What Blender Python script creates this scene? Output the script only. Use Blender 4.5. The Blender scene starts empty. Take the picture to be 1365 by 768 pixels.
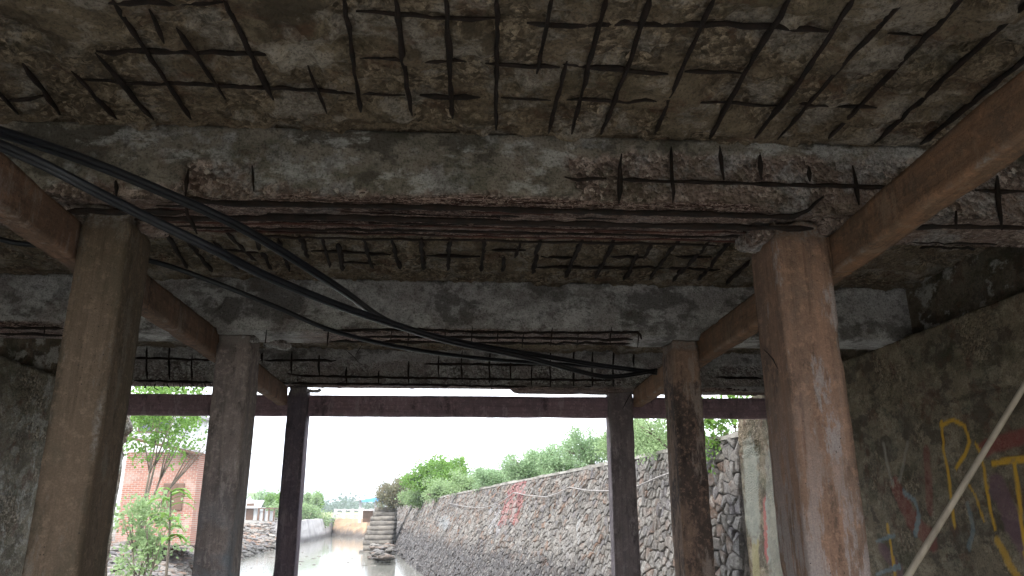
import bpy, math, random
import numpy as np
from mathutils import Vector, Matrix
R = math.radians
rnd = random.Random(7)
S = bpy.context.scene
COL = S.collection

# ------------------------------------------------------------------ camera
FOC, YAW, PIT, ROL = 1000.0, R(3.7), R(16.45), R(-0.1)          # focal length in pixels of a 1365 px wide frame
_f = Vector((math.sin(YAW)*math.cos(PIT), math.cos(YAW)*math.cos(PIT), math.sin(PIT)))
_r0 = Vector((math.cos(YAW), -math.sin(YAW), 0)); _u0 = _r0.cross(_f)
_r = _r0*math.cos(ROL) + _u0*math.sin(ROL); _u = _u0*math.cos(ROL) - _r0*math.sin(ROL)
cam_d = bpy.data.cameras.new('camera'); cam = bpy.data.objects.new('camera', cam_d); COL.objects.link(cam)
cam_d.sensor_width = 36; cam_d.lens = 36*FOC/1365; cam_d.clip_start = 0.05; cam_d.clip_end = 6000
cam.matrix_world = Matrix(((_r.x, _u.x, -_f.x, 0), (_r.y, _u.y, -_f.y, 0), (_r.z, _u.z, -_f.z, 0), (0, 0, 0, 1)))
S.camera = cam

# ------------------------------------------------------------------ sky, sun, exposure
world = bpy.data.worlds.new('World'); S.world = world; world.use_nodes = True
wn, wl = world.node_tree.nodes, world.node_tree.links
bg = wn['Background']
SUN_EL, SUN_AZ = R(52), R(215)                                    # azimuth clockwise from +Y
sky = wn.new('ShaderNodeTexSky'); sky.sky_type = 'NISHITA'; sky.sun_disc = False
sky.sun_elevation = SUN_EL; sky.sun_rotation = SUN_AZ; sky.air_density = 1.0; sky.dust_density = 3.0
tcw = wn.new('ShaderNodeTexCoord'); nz = wn.new('ShaderNodeTexNoise'); nz.inputs['Scale'].default_value = 2.2
nz.inputs['Detail'].default_value = 5
wl.new(tcw.outputs['Generated'], nz.inputs['Vector'])
rmp = wn.new('ShaderNodeValToRGB'); rmp.color_ramp.elements[0].position = .35; rmp.color_ramp.elements[1].position = .7
rmp.color_ramp.elements[0].color = (9.0, 9.6, 10.4, 1); rmp.color_ramp.elements[1].color = (12.5, 12.8, 13.0, 1)
wl.new(nz.outputs['Fac'], rmp.inputs['Fac'])
mxw = wn.new('ShaderNodeMixRGB'); mxw.inputs['Fac'].default_value = .8     # a thin bright overcast over the blue
wl.new(sky.outputs['Color'], mxw.inputs['Color1']); wl.new(rmp.outputs['Color'], mxw.inputs['Color2'])
wl.new(mxw.outputs['Color'], bg.inputs['Color']); bg.inputs['Strength'].default_value = .12
sun_d = bpy.data.lights.new('sun', 'SUN'); sun_d.energy = 1.2; sun_d.angle = R(14); sun_d.color = (1, .95, .88)
sun = bpy.data.objects.new('sun', sun_d); COL.objects.link(sun)
_sd = Vector((math.sin(SUN_AZ)*math.cos(SUN_EL), math.cos(SUN_AZ)*math.cos(SUN_EL), math.sin(SUN_EL)))
sun.rotation_euler = _sd.to_track_quat('Z', 'Y').to_euler(); sun.location = (0, -10, 30)
vs = S.view_settings; vs.view_transform = 'Standard'; vs.look = 'None'; vs.gamma = 1; vs.exposure = 1.75
try: vs.use_curve_mapping = False
except Exception: pass
S.cycles.max_bounces = 10; S.cycles.diffuse_bounces = 6; S.cycles.glossy_bounces = 3; S.cycles.transmission_bounces = 4

# ------------------------------------------------------------------ pixel to point
def ray(px, py): return _f*FOC + _r*(px-682.5) - _u*(py-384)
def atY(px, py, Y): v = ray(px, py); return v*(Y/v.y)
def atZ(px, py, Z): v = ray(px, py); return v*(Z/v.z)
def atX(px, py, X): v = ray(px, py); return v*(X/v.x)

# ------------------------------------------------------------------ noise in numpy
def _hash(ix, iy, iz, seed):
    h = (ix.astype(np.int64)*374761393 + iy.astype(np.int64)*668265263 + iz.astype(np.int64)*2147483647 + seed*974711) & 0xffffffff
    h = ((h ^ (h >> 13))*1274126177) & 0xffffffff
    h = ((h ^ (h >> 16))*2246822519) & 0xffffffff
    return ((h ^ (h >> 15)) & 0xffffff)/float(0xffffff)
def vnoise(P, scale, seed=0):
    Q = np.asarray(P, float)*np.asarray(scale, float); I = np.floor(Q); F = Q-I; F = F*F*F*(F*(F*6-15)+10); I = I.astype(np.int64)
    out = 0
    for dx in (0, 1):
        wx = F[:, 0] if dx else 1-F[:, 0]
        for dy in (0, 1):
            wy = F[:, 1] if dy else 1-F[:, 1]
            for dz in (0, 1):
                wz = F[:, 2] if dz else 1-F[:, 2]
                out = out + wx*wy*wz*_hash(I[:, 0]+dx, I[:, 1]+dy, I[:, 2]+dz, seed)
    return out*2-1
def fbm(P, scale, octv=4, seed=0, gain=.5):
    s = 0; a = 1; t = 0; sc = np.asarray(scale, float)
    for o in range(octv):
        s = s + a*vnoise(P, sc, seed+o*17); t += a; a *= gain; sc = sc*2.03
    return s/t
def sstep(x, a, b):
    t = np.clip((x-a)/(b-a), 0, 1); return t*t*(3-2*t)

# ------------------------------------------------------------------ objects
def tag(o, label=None, cat=None, group=None, kind=None):
    if label: o['label'] = label
    if cat: o['category'] = cat
    if group: o['group'] = group
    if kind: o['kind'] = kind
    return o
def empty(name, loc=(0, 0, 0)):
    o = bpy.data.objects.new(name, None); o.location = loc; o.empty_display_size = .2; COL.objects.link(o); return o
def link(name, me, m=None, parent=None):
    o = bpy.data.objects.new(name, me); COL.objects.link(o)
    if m is not None and not me.materials: me.materials.append(m)
    if parent is not None:
        o.parent = parent
        # meshes are written in world coordinates: undo the parents' placing
        p = parent; M = Matrix.Identity(4)
        while p is not None: M = Matrix.LocRotScale(p.location, p.rotation_euler, p.scale) @ M; p = p.parent
        o.matrix_parent_inverse = Matrix.Identity(4); o.location = -(M.to_translation()) if me.get('world') else o.location
    return o
def mesh(name, V, F, smooth=False, attrs=None):
    me = bpy.data.meshes.new(name); V = np.asarray(V, np.float32)
    if isinstance(F, np.ndarray):
        n, k = F.shape
        me.vertices.add(len(V)); me.vertices.foreach_set('co', V.ravel())
        me.loops.add(n*k); me.loops.foreach_set('vertex_index', F.astype(np.int32).ravel())
        me.polygons.add(n); me.polygons.foreach_set('loop_start', np.arange(0, n*k, k, dtype=np.int32))
        try: me.polygons.foreach_set('loop_total', np.full(n, k, np.int32))
        except Exception: pass
        me.update(calc_edges=True)
    else:
        me.from_pydata([tuple(map(float, v)) for v in V], [], F); me.update()
    me['world'] = 1
    if smooth: me.polygons.foreach_set('use_smooth', np.ones(len(me.polygons), bool))
    for k, a in (attrs or {}).items():
        a = np.asarray(a, np.float32)
        if a.ndim == 1:
            at = me.attributes.new(k, 'FLOAT', 'POINT'); at.data.foreach_set('value', a)
        else:
            at = me.attributes.new(k, 'FLOAT_COLOR', 'POINT'); at.data.foreach_set('color', a.ravel())
    return me
class MB:                                                            # collects shapes, builds ONE mesh
    def __init__(s): s.v = []; s.f = []; s.c = []
    def add(s, V, F, col=None):
        b = len(s.v); s.v += [tuple(v) for v in V]; s.f += [tuple(i+b for i in f) for f in F]
        if col is not None: s.c += [col]*len(V)
    def box(s, x0, x1, y0, y1, z0, z1, col=None):
        s.add([(x0, y0, z0), (x1, y0, z0), (x1, y1, z0), (x0, y1, z0), (x0, y0, z1), (x1, y0, z1), (x1, y1, z1), (x0, y1, z1)],
              [(0, 3, 2, 1), (4, 5, 6, 7), (0, 1, 5, 4), (1, 2, 6, 5), (2, 3, 7, 6), (3, 0, 4, 7)], col)
    def tube(s, pts, rad, n=6, col=None, wob=0, flat=1.0):
        pts = [Vector(p) for p in pts]; base = len(s.v); V = []; F = []
        for i, p in enumerate(pts):
            d = (pts[min(i+1, len(pts)-1)]-pts[max(i-1, 0)]).normalized()
            a = Vector((0, 0, 1)) if abs(d.z) < .9 else Vector((1, 0, 0))
            u = d.cross(a).normalized(); w = u.cross(d)
            r = (rad[i] if isinstance(rad, (list, tuple)) else rad)
            for k in range(n):
                t = 2*math.pi*k/n; rr = r*(1+wob*(rnd.random()-.5)*2)
                V.append(p+u*math.cos(t)*rr+w*math.sin(t)*rr*flat)
            if i:
                for k in range(n):
                    a0 = (i-1)*n+k; a1 = (i-1)*n+(k+1) % n; F.append((a0, a1, a1+n, a0+n))
        F.append(tuple(range(n-1, -1, -1))); F.append(tuple((len(pts)-1)*n+k for k in range(n)))
        s.add(V, F, col)
    def build(s, name, m, parent=None, smooth=False):
        me = mesh(name, s.v, s.f, smooth, {'tone': np.array([tuple(c)+(1,) if len(c) == 3 else c for c in s.c])} if s.c else None)
        return link(name, me, m, parent)
def rough_box(xs, ys, zs, fn, name, m, parent=None, extra=None, warp=None):
    """A block meshed finely at the given lattice coordinates; fn(P, N) -> (offset along N, spall mask)."""
    xs, ys, zs = (np.asarray(a, float) for a in (xs, ys, zs)); nx, ny, nz = len(xs), len(ys), len(zs)
    quads = []
    def idx(i, j, k): return (i*ny+j)*nz+k
    def face(A, B, f, flip):
        a, b = np.meshgrid(np.arange(A-1), np.arange(B-1), indexing='ij'); a = a.ravel(); b = b.ravel()
        q = np.stack([f(a, b), f(a+1, b), f(a+1, b+1), f(a, b+1)], 1)
        quads.append(q[:, ::-1] if flip else q)
    face(nx, ny, lambda a, b: idx(a, b, 0), True); face(nx, ny, lambda a, b: idx(a, b, nz-1), False)
    face(nx, nz, lambda a, b: idx(a, 0, b), False); face(nx, nz, lambda a, b: idx(a, ny-1, b), True)
    face(ny, nz, lambda a, b: idx(0, a, b), True); face(ny, nz, lambda a, b: idx(nx-1, a, b), False)
    Q = np.concatenate(quads); u, inv = np.unique(Q, return_inverse=True); Q = inv.reshape(Q.shape)
    i = u//(ny*nz); j = (u//nz) % ny; k = u % nz
    P = np.stack([xs[i], ys[j], zs[k]], 1)
    N = np.stack([(i == nx-1)*1.-(i == 0), (j == ny-1)*1.-(j == 0), (k == nz-1)*1.-(k == 0)], 1)
    nn = np.linalg.norm(N, axis=1, keepdims=True)
    d, sp = fn(P, N/nn)
    P2 = P + N/nn*d[:, None]
    if warp:
        P2 = warp(P2)
        if warp(np.array([[1., 1, 0], [0, 1, 0]]))[0, 0] < warp(np.array([[0., 1, 0]]))[0, 0]: Q = Q[:, ::-1]
    at = {'spall': sp}
    if extra: at.update(extra(P, N))
    return link(name, mesh(name, P2, Q, True, at), m, parent)
def lin(a, b, st): return list(np.linspace(a, b, max(2, int(round((b-a)/st))+1)))
def cat(*ls):
    out = []
    for l in ls:
        for v in l:
            if not out or v > out[-1]+1e-4: out.append(v)
    return out

# ------------------------------------------------------------------ materials
class NT:
    def __init__(s, name):
        s.m = bpy.data.materials.new(name); s.m.use_nodes = True; s.n = s.m.node_tree.nodes; s.l = s.m.node_tree.links
        s.b = s.n['Principled BSDF']; g = s.n.new('ShaderNodeNewGeometry'); s.pos = g.outputs['Position']; s.geo = g
    def inp(s, node, k, v):
        if v is None: return
        if hasattr(v, 'links'): s.l.new(v, node.inputs[k])
        else:
            if isinstance(v, (tuple, list)) and len(v) == 3 and len(getattr(node.inputs[k], 'default_value', [0]*3)) == 4: v = tuple(v)+(1,)
            node.inputs[k].default_value = v
    def map(s, sc=(1, 1, 1), rot=(0, 0, 0)):
        n = s.n.new('ShaderNodeMapping'); s.l.new(s.pos, n.inputs['Vector']); n.inputs['Scale'].default_value = sc
        n.inputs['Rotation'].default_value = rot; return n.outputs['Vector']
    def noise(s, scale, det=6, rough=.55, vec=None, dist=0):
        n = s.n.new('ShaderNodeTexNoise'); s.l.new(vec or s.pos, n.inputs['Vector']); n.inputs['Scale'].default_value = scale
        n.inputs['Detail'].default_value = det; n.inputs['Roughness'].default_value = rough; n.inputs['Distortion'].default_value = dist
        return n.outputs['Fac']
    def vor(s, scale, feat='F1', vec=None, out='Distance', rnd_=1):
        n = s.n.new('ShaderNodeTexVoronoi'); n.feature = feat; s.l.new(vec or s.pos, n.inputs['Vector'])
        n.inputs['Scale'].default_value = scale; n.inputs['Randomness'].default_value = rnd_; return n.outputs[out]
    def step(s, v, a, b, lo=0., hi=1.):
        n = s.n.new('ShaderNodeMapRange'); n.interpolation_type = 'SMOOTHSTEP'; s.l.new(v, n.inputs['Value'])
        n.inputs['From Min'].default_value = a; n.inputs['From Max'].default_value = b
        n.inputs['To Min'].default_value = lo; n.inputs['To Max'].default_value = hi; return n.outputs['Result']
    def math(s, op, a, b=0.5):
        n = s.n.new('ShaderNodeMath'); n.operation = op; s.inp(n, 0, a); s.inp(n, 1, b); return n.outputs[0]
    def mix(s, f, a, b, mode='MIX'):
        n = s.n.new('ShaderNodeMixRGB'); n.blend_type = mode; s.inp(n, 'Fac', f); s.inp(n, 'Color1', a); s.inp(n, 'Color2', b); return n.outputs[0]
    def ramp(s, v, *st):
        n = s.n.new('ShaderNodeValToRGB'); s.l.new(v, n.inputs['Fac']); e = n.color_ramp.elements
        while len(e) < len(st): e.new(.5)
        for k, (p, c) in enumerate(st): e[k].position = p; e[k].color = tuple(c)+(1,)
        return n.outputs['Color']
    def attr(s, name, out='Fac'):
        n = s.n.new('ShaderNodeAttribute'); n.attribute_name = name; return n.outputs[out]
    def sep(s, v):
        n = s.n.new('ShaderNodeSeparateXYZ'); s.l.new(v, n.inputs[0]); return n.outputs
    def bump(s, h, st=.3, dist=.02, prev=None):
        n = s.n.new('ShaderNodeBump'); s.l.new(h, n.inputs['Height']); n.inputs['Strength'].default_value = st; n.inputs['Distance'].default_value = dist
        if prev is not None: s.l.new(prev, n.inputs['Normal'])
        return n.outputs['Normal']
    def done(s, col, rough=.9, normal=None, **kw):
        s.inp(s.b, 'Base Color', col); s.inp(s.b, 'Roughness', rough)
        if normal is not None: s.l.new(normal, s.b.inputs['Normal'])
        for k, v in kw.items(): s.inp(s.b, k.replace('_', ' '), v)
        return s.m
def old_concrete(name, skin, skin2, agg1, agg2, pale=(.36, .35, .33), moss=(.05, .055, .025), rust=(.11, .045, .025),
                 pale_amt=.5, moss_amt=.4, rust_amt=.25, stripes=0., paint=False, patch=.85):
    t = NT(name); sp = t.attr('spall')
    c = t.mix(t.step(t.noise(1.9, 7, .62), .38, .62), skin, skin2)
    c = t.mix(t.step(t.noise(9, 7, .75), .46, .66, 0, .55), c, tuple(x*.5 for x in skin2))
    c = t.mix(t.step(t.noise(30, 6, .75), .5, .66, 0, .4), c, tuple(min(.7, x*1.35) for x in skin))
    c = t.mix(t.step(t.noise(2.1, 10, .62, t.map((1, 1, 1.5), (.3, 0, 2.))), .50, .56, 0, .8), c, tuple(x*.38 for x in skin2))
    c = t.mix(t.step(t.noise(2.9, 10, .66, t.map((.8, 1, 1.6), (.1, 0, 4.))), .53, .60, 0, patch), c, tuple(min(.72, x*1.55) for x in pale))
    vs_ = t.map((5, 5, .7))
    c = t.mix(t.step(t.noise(1.6, 6, .7, vs_), .55, .8, 0, .45), c, tuple(x*.45 for x in skin))          # runs of dirt
    # broken concrete: aggregate of mixed stones in a paler matrix
    cell = t.vor(38, 'F1', None, 'Color'); cellv = t.sep(cell)
    ag = t.ramp(cellv[0], (0, tuple(x*.22 for x in agg1)), (.3, tuple(x*.6 for x in agg1)), (.55, agg1), (.8, tuple(min(.7, x*1.3) for x in agg2)), (1, tuple(min(.7, x*1.9) for x in agg2)))
    ag = t.mix(t.step(t.noise(24, 7, .75), .42, .58, 0, .75), ag, tuple(x*.42 for x in agg1))
    ag = t.mix(t.step(t.noise(11, 7, .7, t.map((1, 1.4, 1), (.5, 0, 1))), .52, .6, 0, .8), ag, tuple(min(.7, x*1.45) for x in agg2))
    ag = t.mix(t.step(t.noise(5.5, 6, .7), .5, .62, 0, .65), ag, tuple(x*.4 for x in agg1))
    ag = t.mix(t.step(t.noise(2.6, 5, .6), .4, .65, 0, .8), ag, agg1)
    c = t.mix(sp, c, ag)
    nb = t.noise(3.3, 8, .68)
    c = t.mix(t.math('MULTIPLY', t.step(nb, .50, .60), pale_amt), c, t.mix(t.step(t.noise(22, 6, .75), .42, .6), pale, tuple(x*.5 for x in pale)))
    c = t.mix(t.step(t.noise(6.5, 8, .75), .54, .66, 0, .6), c, tuple(x*.3 for x in skin2))
    nm = t.noise(2.3, 8, .7, t.map((1, 1, 1.7), (0, 0, 1.2)))
    c = t.mix(t.math('MULTIPLY', t.step(nm, .5, .66), moss_amt), c, moss)
    nr = t.noise(4.1, 7, .7, t.map((.8, 1.3, 1.1), (1, .4, 0)))
    c = t.mix(t.math('MULTIPLY', t.step(nr, .53, .64), rust_amt), c, rust)
    if stripes:                                                       # laminated rust along the bars (X)
        ns = t.noise(1.0, 7, .65, t.map((1.6, 34, 34)))
        st = t.attr('rusty')
        rc = t.ramp(ns, (.36, (.02, .011, .009)), (.44, (.08, .032, .026)), (.475, (.75, .58, .52)), (.495, (.10, .04, .033)), (.545, (.02, .012, .010)), (.57, (.7, .54, .48)), (.59, (.07, .03, .026)), (.7, (.02, .011, .009)))
        c = t.mix(t.math('MULTIPLY', st, stripes), c, rc)
    pits = t.vor(55, 'F1'); pm = t.step(t.noise(7, 4, .6), .42, .6)
    c = t.mix(t.math('MULTIPLY', t.step(pits, .16, .05), pm), c, (.02, .017, .013))
    c = t.mix(t.step(t.noise(70, 5, .7), .48, .66, .0, .6), c, (.035, .03, .024))
    if paint:
        pa = t.n.new('ShaderNodeAttribute'); pa.attribute_name = 'paint'
        k = t.math('MULTIPLY', pa.outputs['Alpha'], t.step(t.noise(34, 6, .75), .28, .42))
        c = t.mix(k, c, pa.outputs['Color'])
    h = t.math('ADD', t.math('MULTIPLY', t.noise(26, 7, .7), 1.0), t.math('MULTIPLY', t.math('MULTIPLY', t.vor(38, 'F1'), -.9), sp))
    nrm = t.bump(h, .9, .03)
    nrm = t.bump(t.noise(110, 5, .7), .6, .008, nrm)
    return t.done(c, t.step(t.noise(8, 3), .3, .7, .8, 1.), nrm, Specular_IOR_Level=.25)

M = {}
M['slab'] = old_concrete('slab_concrete', (0.245, 0.194, 0.136), (0.170, 0.132, 0.091), (0.197, 0.148, 0.101), (0.286, 0.228, 0.166), pale=(0.422, 0.383, 0.343), moss=(0.051, 0.046, 0.023), moss_amt=.5, pale_amt=.6, rust_amt=.45, patch=.4)
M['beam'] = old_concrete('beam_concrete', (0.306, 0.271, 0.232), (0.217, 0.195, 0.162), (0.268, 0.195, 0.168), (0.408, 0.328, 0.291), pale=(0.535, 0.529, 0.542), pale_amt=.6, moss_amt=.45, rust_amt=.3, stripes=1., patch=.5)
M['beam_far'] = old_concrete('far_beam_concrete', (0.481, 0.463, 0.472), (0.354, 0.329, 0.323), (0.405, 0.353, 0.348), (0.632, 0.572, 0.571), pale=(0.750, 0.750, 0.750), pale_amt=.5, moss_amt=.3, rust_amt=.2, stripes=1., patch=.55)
M['end_beam'] = old_concrete('end_beam_concrete', (0.210, 0.165, 0.120), (0.135, 0.112, 0.075), (0.150, 0.120, 0.083), (0.225, 0.180, 0.135), moss_amt=.6, pale_amt=.1, rust_amt=.4)
M['abut'] = old_concrete('abutment_concrete', (0.267, 0.215, 0.150), (0.187, 0.150, 0.104), (0.200, 0.157, 0.104), (0.293, 0.235, 0.170), pale=(0.400, 0.353, 0.261), pale_amt=.3, moss_amt=.55, rust_amt=.5, paint=True, patch=.25)

def post_concrete(name, c1, c2, stain, pale=(.42, .38, .35), stain_amt=.6, pale_low=0., cool_light=None, horiz=False):
    t = NT(name)
    sv = (14, 14, .55) if not horiz else (14, .5, 14) if horiz == 'y' else (.5, 14, 14)
    g = t.noise(1.0, 8, .68, t.map(sv)); c = t.mix(t.step(g, .32, .68), c1, c2)
    c = t.mix(t.step(t.noise(2.6, 9, .68, t.map((1, 1, .55), (0, 0, 3.))), .47, .56, 0, stain_amt), c, stain)
    c = t.mix(t.step(t.noise(5, 8, .75, t.map((1, 1, .35))), .53, .66, 0, .75), c, tuple(x*.4 for x in stain))
    c = t.mix(t.step(t.noise(1.0, 8, .72, t.map(tuple(x*2.2 for x in sv))), .5, .66, 0, .55), c, tuple(x*.5 for x in c2))
    c = t.mix(t.step(t.noise(18, 6, .75), .5, .64, 0, .5), c, tuple(min(.7, x*1.5) for x in c1))
    z = t.sep(t.pos)[2]
    if pale_low:
        k = t.math('MULTIPLY', t.step(z, .9, -.7), t.step(t.noise(6, 8, .75, t.map((1.6, 1.6, .3))), .46, .54))
        c = t.mix(t.math('MULTIPLY', k, pale_low), c, pale)
    c = t.mix(t.math('MULTIPLY', t.step(t.noise(3.1, 9, .74, t.map((1.6, 1.6, .5), (0, 0, 2))), .55, .62), .7), c, pale)
    if cool_light: c = t.mix(t.math('MULTIPLY', t.step(z, .4, -.8), t.step(t.noise(2.4, 5), .4, .6)), c, cool_light)  # bluish light falling on the post, mixed into its colour low down
    pits = t.vor(30, 'F1'); c = t.mix(t.math('MULTIPLY', t.step(pits, .14, .05), t.step(t.noise(4, 3), .45, .6)), c, (.03, .022, .018))
    sp = t.attr('spall'); ag = t.mix(t.step(t.noise(40, 5, .7), .35, .65), tuple(x*1.1 for x in c2), (.3, .27, .25)); c = t.mix(sp, c, ag)
    c = t.mix(t.step(t.noise(120, 3, .6), .3, .7, 0, .3), c, tuple(x*.3 for x in stain))
    nrm = t.bump(t.noise(1.0, 6, .7, t.map(tuple(x*3 for x in sv))), .3, .012)
    nrm = t.bump(t.noise(24, 8, .75), .7, .02, nrm)
    return t.done(c, .88, nrm, Specular_IOR_Level=.25)
M['r1'] = post_concrete('warm_column', (0.298, 0.175, 0.122), (0.223, 0.141, 0.102), (0.179, 0.129, 0.102), (0.372, 0.334, 0.329), .55, .8)
M['l1'] = post_concrete('olive_column', (0.173, 0.122, 0.086), (0.130, 0.094, 0.065), (0.086, 0.072, 0.050), (0.187, 0.158, 0.130), .5)
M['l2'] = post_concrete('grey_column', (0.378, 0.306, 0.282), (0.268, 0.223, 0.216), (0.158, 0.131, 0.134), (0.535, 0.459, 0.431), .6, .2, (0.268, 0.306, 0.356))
M['r2'] = post_concrete('stained_column', (0.314, 0.199, 0.145), (0.241, 0.163, 0.126), (0.072, 0.054, 0.050), (0.362, 0.290, 0.252), .9)
M['l3'] = post_concrete('dark_column', (0.180, 0.133, 0.154), (0.134, 0.107, 0.126), (0.090, 0.081, 0.108), (0.288, 0.232, 0.252), .5)
M['r3'] = post_concrete('charcoal_column', (0.298, 0.243, 0.243), (0.207, 0.177, 0.189), (0.138, 0.111, 0.121), (0.459, 0.398, 0.398), .6)
M['tie_r'] = post_concrete('orange_tie', (0.268, 0.144, 0.084), (0.183, 0.112, 0.072), (0.127, 0.094, 0.068), (0.282, 0.187, 0.129), .5, horiz='y')
M['tie_l'] = post_concrete('brown_tie', (0.238, 0.136, 0.093), (0.170, 0.106, 0.076), (0.111, 0.081, 0.060), (0.306, 0.238, 0.212), .5, horiz='y')
M['tie_x'] = post_concrete('purple_tie', (0.386, 0.254, 0.290), (0.290, 0.197, 0.230), (0.217, 0.162, 0.193), (0.483, 0.370, 0.411), .5, horiz='x')

def simple(name, c1, c2, scale=6, rough=.8, bump=.3, bs=20, bd=.02, tone=False, spec=.3, metal=0, vec=None):
    t = NT(name); c = t.mix(t.step(t.noise(scale, 6, .6, t.map(vec) if vec else None), .35, .65), c1, c2)
    if tone: c = t.mix(1, c, t.attr('tone', 'Color'), 'MULTIPLY')
    return t.done(c, rough, t.bump(t.noise(bs, 6, .65), bump, bd), Specular_IOR_Level=spec, Metallic=metal)
M['rebar'] = simple('rusted_bar', (.022, .012, .009), (.009, .006, .005), 14, .85, .9, 90, .01)
M['rebar_red'] = simple('red_rust', (.11, .045, .036), (.04, .02, .016), 9, .9, .9, 60, .01)
M['cable'] = simple('black_cable', (.006, .007, .010), (.009, .010, .014), 20, .42, .05, spec=.35)
M['pole'] = simple('weathered_pole', (.42, .36, .28), (.27, .23, .18), 2, .75, .4, 40, .01, vec=(3, 3, 1))

# ------------------------------------------------------------------ the bridge
HW = -3.0                                                             # water level
ZB = 1.60                                                             # soffit of the cross beams
bridge = tag(empty('bridge', (0, 7, 0)), 'old concrete bridge seen from below, its soffit spalled down to rusty bars', 'bridge')

def slab_fn(P, N):
    y = P[:, 1]; zoff = np.where(y < 4.1, 0.0, np.where(y < 7.25, .085, .05))
    dn = (N[:, 2] < -.5)
    r = fbm(P, 3.2, 5, 3)*.5 + fbm(P, 13, 4, 9)*.35 + fbm(P, 45, 2, 19)*.15
    # a scrap of render left on the near bay
    p0 = atZ(385, 30, 2.05); patch = sstep(1-np.hypot((P[:, 0]-p0.x)/.22, (P[:, 1]-p0.y)/.42)+fbm(P, 9, 3, 5)*.35, .0, .12)
    lip = sstep(fbm(P, (2.2, 3, 1), 3, 77), .22, .32)
    d = r*.055 - .03*sstep(fbm(P, (5, 6, 1), 4, 101), .12, .22) + .022*np.abs(fbm(P, 10, 3, 131)) + patch*.028 + lip*.022 + sstep(fbm(P, 7, 4, 55), .1, .2)*.012
    # recess grooves where cover has burst along the bars
    sp = np.clip(.95-patch-lip*.7, 0, 1)
    off = np.where(dn, d-zoff*1.0, 0)
    return off, np.where(dn, sp, .4)
slab = rough_box(lin(-5.35, 4.75, .027), cat(lin(.3, 2.4, .3), lin(2.4, 3.95, .02), lin(3.95, 4.3, .1), lin(4.3, 7.05, .028), lin(7.05, 10.7, .12)),
                 [2.05, 2.30], slab_fn, 'deck_slab', M['slab'], bridge)

def beam_fn(kind):
    def fn(P, N):
        x, y, z = P[:, 0], P[:, 1], P[:, 2]
        n1 = fbm(P, 3.0, 4, 11); n2 = fbm(P, 14, 4, 23); n3 = fbm(P, 50, 2, 31)
        zz = z-ZB
        if kind == 1:
            # spalled: bottom strip, right-hand field, a patch on the left
            lim = .085 + .06*n1 + .07*n2
            a = sstep(lim-zz, -.012, .012)
            xr = atY(750, 235, 3.85).x
            edge = (x-xr)*.9 + n1*.25 + n2*.1
            top = .30 + .07*np.clip((x-xr)/.5, -1, 1) + n2*.05
            b = sstep(np.minimum(edge*.5, top-zz), -.008, .008)
            xl0, xl1 = atY(245, 240, 3.85).x, atY(338, 240, 3.85).x
            c = sstep(np.minimum(np.minimum(x-xl0, xl1-x), .24-zz)+n2*.03, -.008, .008)
            m = np.maximum(a, np.maximum(b, c))
        elif kind == 2:
            x0, x1 = atY(430, 450, 7.02).x, atY(856, 450, 7.02).x
            lim = .06+.05*n1+.08*n2
            a = sstep(np.minimum(lim-zz, np.minimum(x-x0, x1-x)+n2*.1), -.01, .01)
            x2 = atY(85, 440, 7.02).x
            b = sstep(np.minimum(.10+.04*n2-zz, x2-x), -.01, .01)
            m = np.maximum(a, b)
        elif kind == 3:
            m = sstep(.33+.05*n2+.1*n1-zz, -.01, .01)
            m = m*(1-sstep(x-atY(690, 520, 10.1).x, 0, .02)*sstep(.03-zz, -.01, .005))
        else:
            m = sstep(.1+n1*.1-zz, -.01, .01)
        down = N[:, 2] < -.6; up = N[:, 2] > .3
        m = np.where(down, np.maximum(m, .6 if kind in (1,) else m), m)
        d = -.022*m + n1*.006*(1-m) + m*(n2*.014+n3*.008) + n1*.004
        lam = fbm(P, (1.4, 34, 34), 3, 91)
        d = np.where(N[:, 2] < -.3, d+lam*.016*m, d)
        if kind == 3:
            ex_ = sstep(x, atY(683, 520, 10.15).x, atY(686, 520, 10.15).x)*(.048+.012*n1) - sstep(x, 3.2, 3.4)*.02*np.clip(n2*4, 0, 1)
            d = np.where(N[:, 2] < -.3, d+ex_, d)
        d = np.where(up, 0, d)
        e = (np.abs(N) > .3).sum(1) >= 2
        d = np.where(e & ~up, d-.015-.02*np.abs(n2), d)
        return d, m
    return fn
def rusty_fn(kind):
    def ex(P, N):
        n = fbm(P, (1.2, 6, 6), 4, 61); zz = P[:, 2]-ZB; x = P[:, 0]
        if kind == 1:
            r = sstep(.06+n*.05-zz, -.01, .02)*sstep(x, atY(215, 290, 3.85).x-.1, atY(215, 290, 3.85).x+.1)*(1-sstep(x, 1.6, 1.75)*.85)
        elif kind == 2:
            r = sstep(.05+n*.04-zz, -.01, .01)*sstep(x, -1.65, -1.5)*(1-sstep(x, 1.62, 1.7))
            r = np.maximum(r, sstep(.07+n*.05-zz, -.01, .01)*(1-sstep(x, -3.7, -3.6)))
        else:
            r = sstep(.01+n*.02-zz, -.01, .01)
        return {'rusty': r*np.clip(.75+n*.9, 0, 1)}
    return ex
B = {}
B[1] = rough_box(lin(-5.3, 4.7, .02), lin(3.85, 4.36, .018), cat(lin(ZB, ZB+.12, .012), lin(ZB+.12, 2.05, .02)), beam_fn(1), 'cross_beam', M['beam'], bridge, rusty_fn(1))
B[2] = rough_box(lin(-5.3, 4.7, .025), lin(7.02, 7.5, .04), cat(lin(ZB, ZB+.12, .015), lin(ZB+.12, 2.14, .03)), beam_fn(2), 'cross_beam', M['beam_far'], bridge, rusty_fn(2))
B[3] = rough_box(lin(-5.3, 4.7, .03), lin(10.15, 10.55, .06), lin(ZB, 2.12, .025), beam_fn(3), 'cross_beam', M['beam_far'], bridge, rusty_fn(3))
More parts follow.
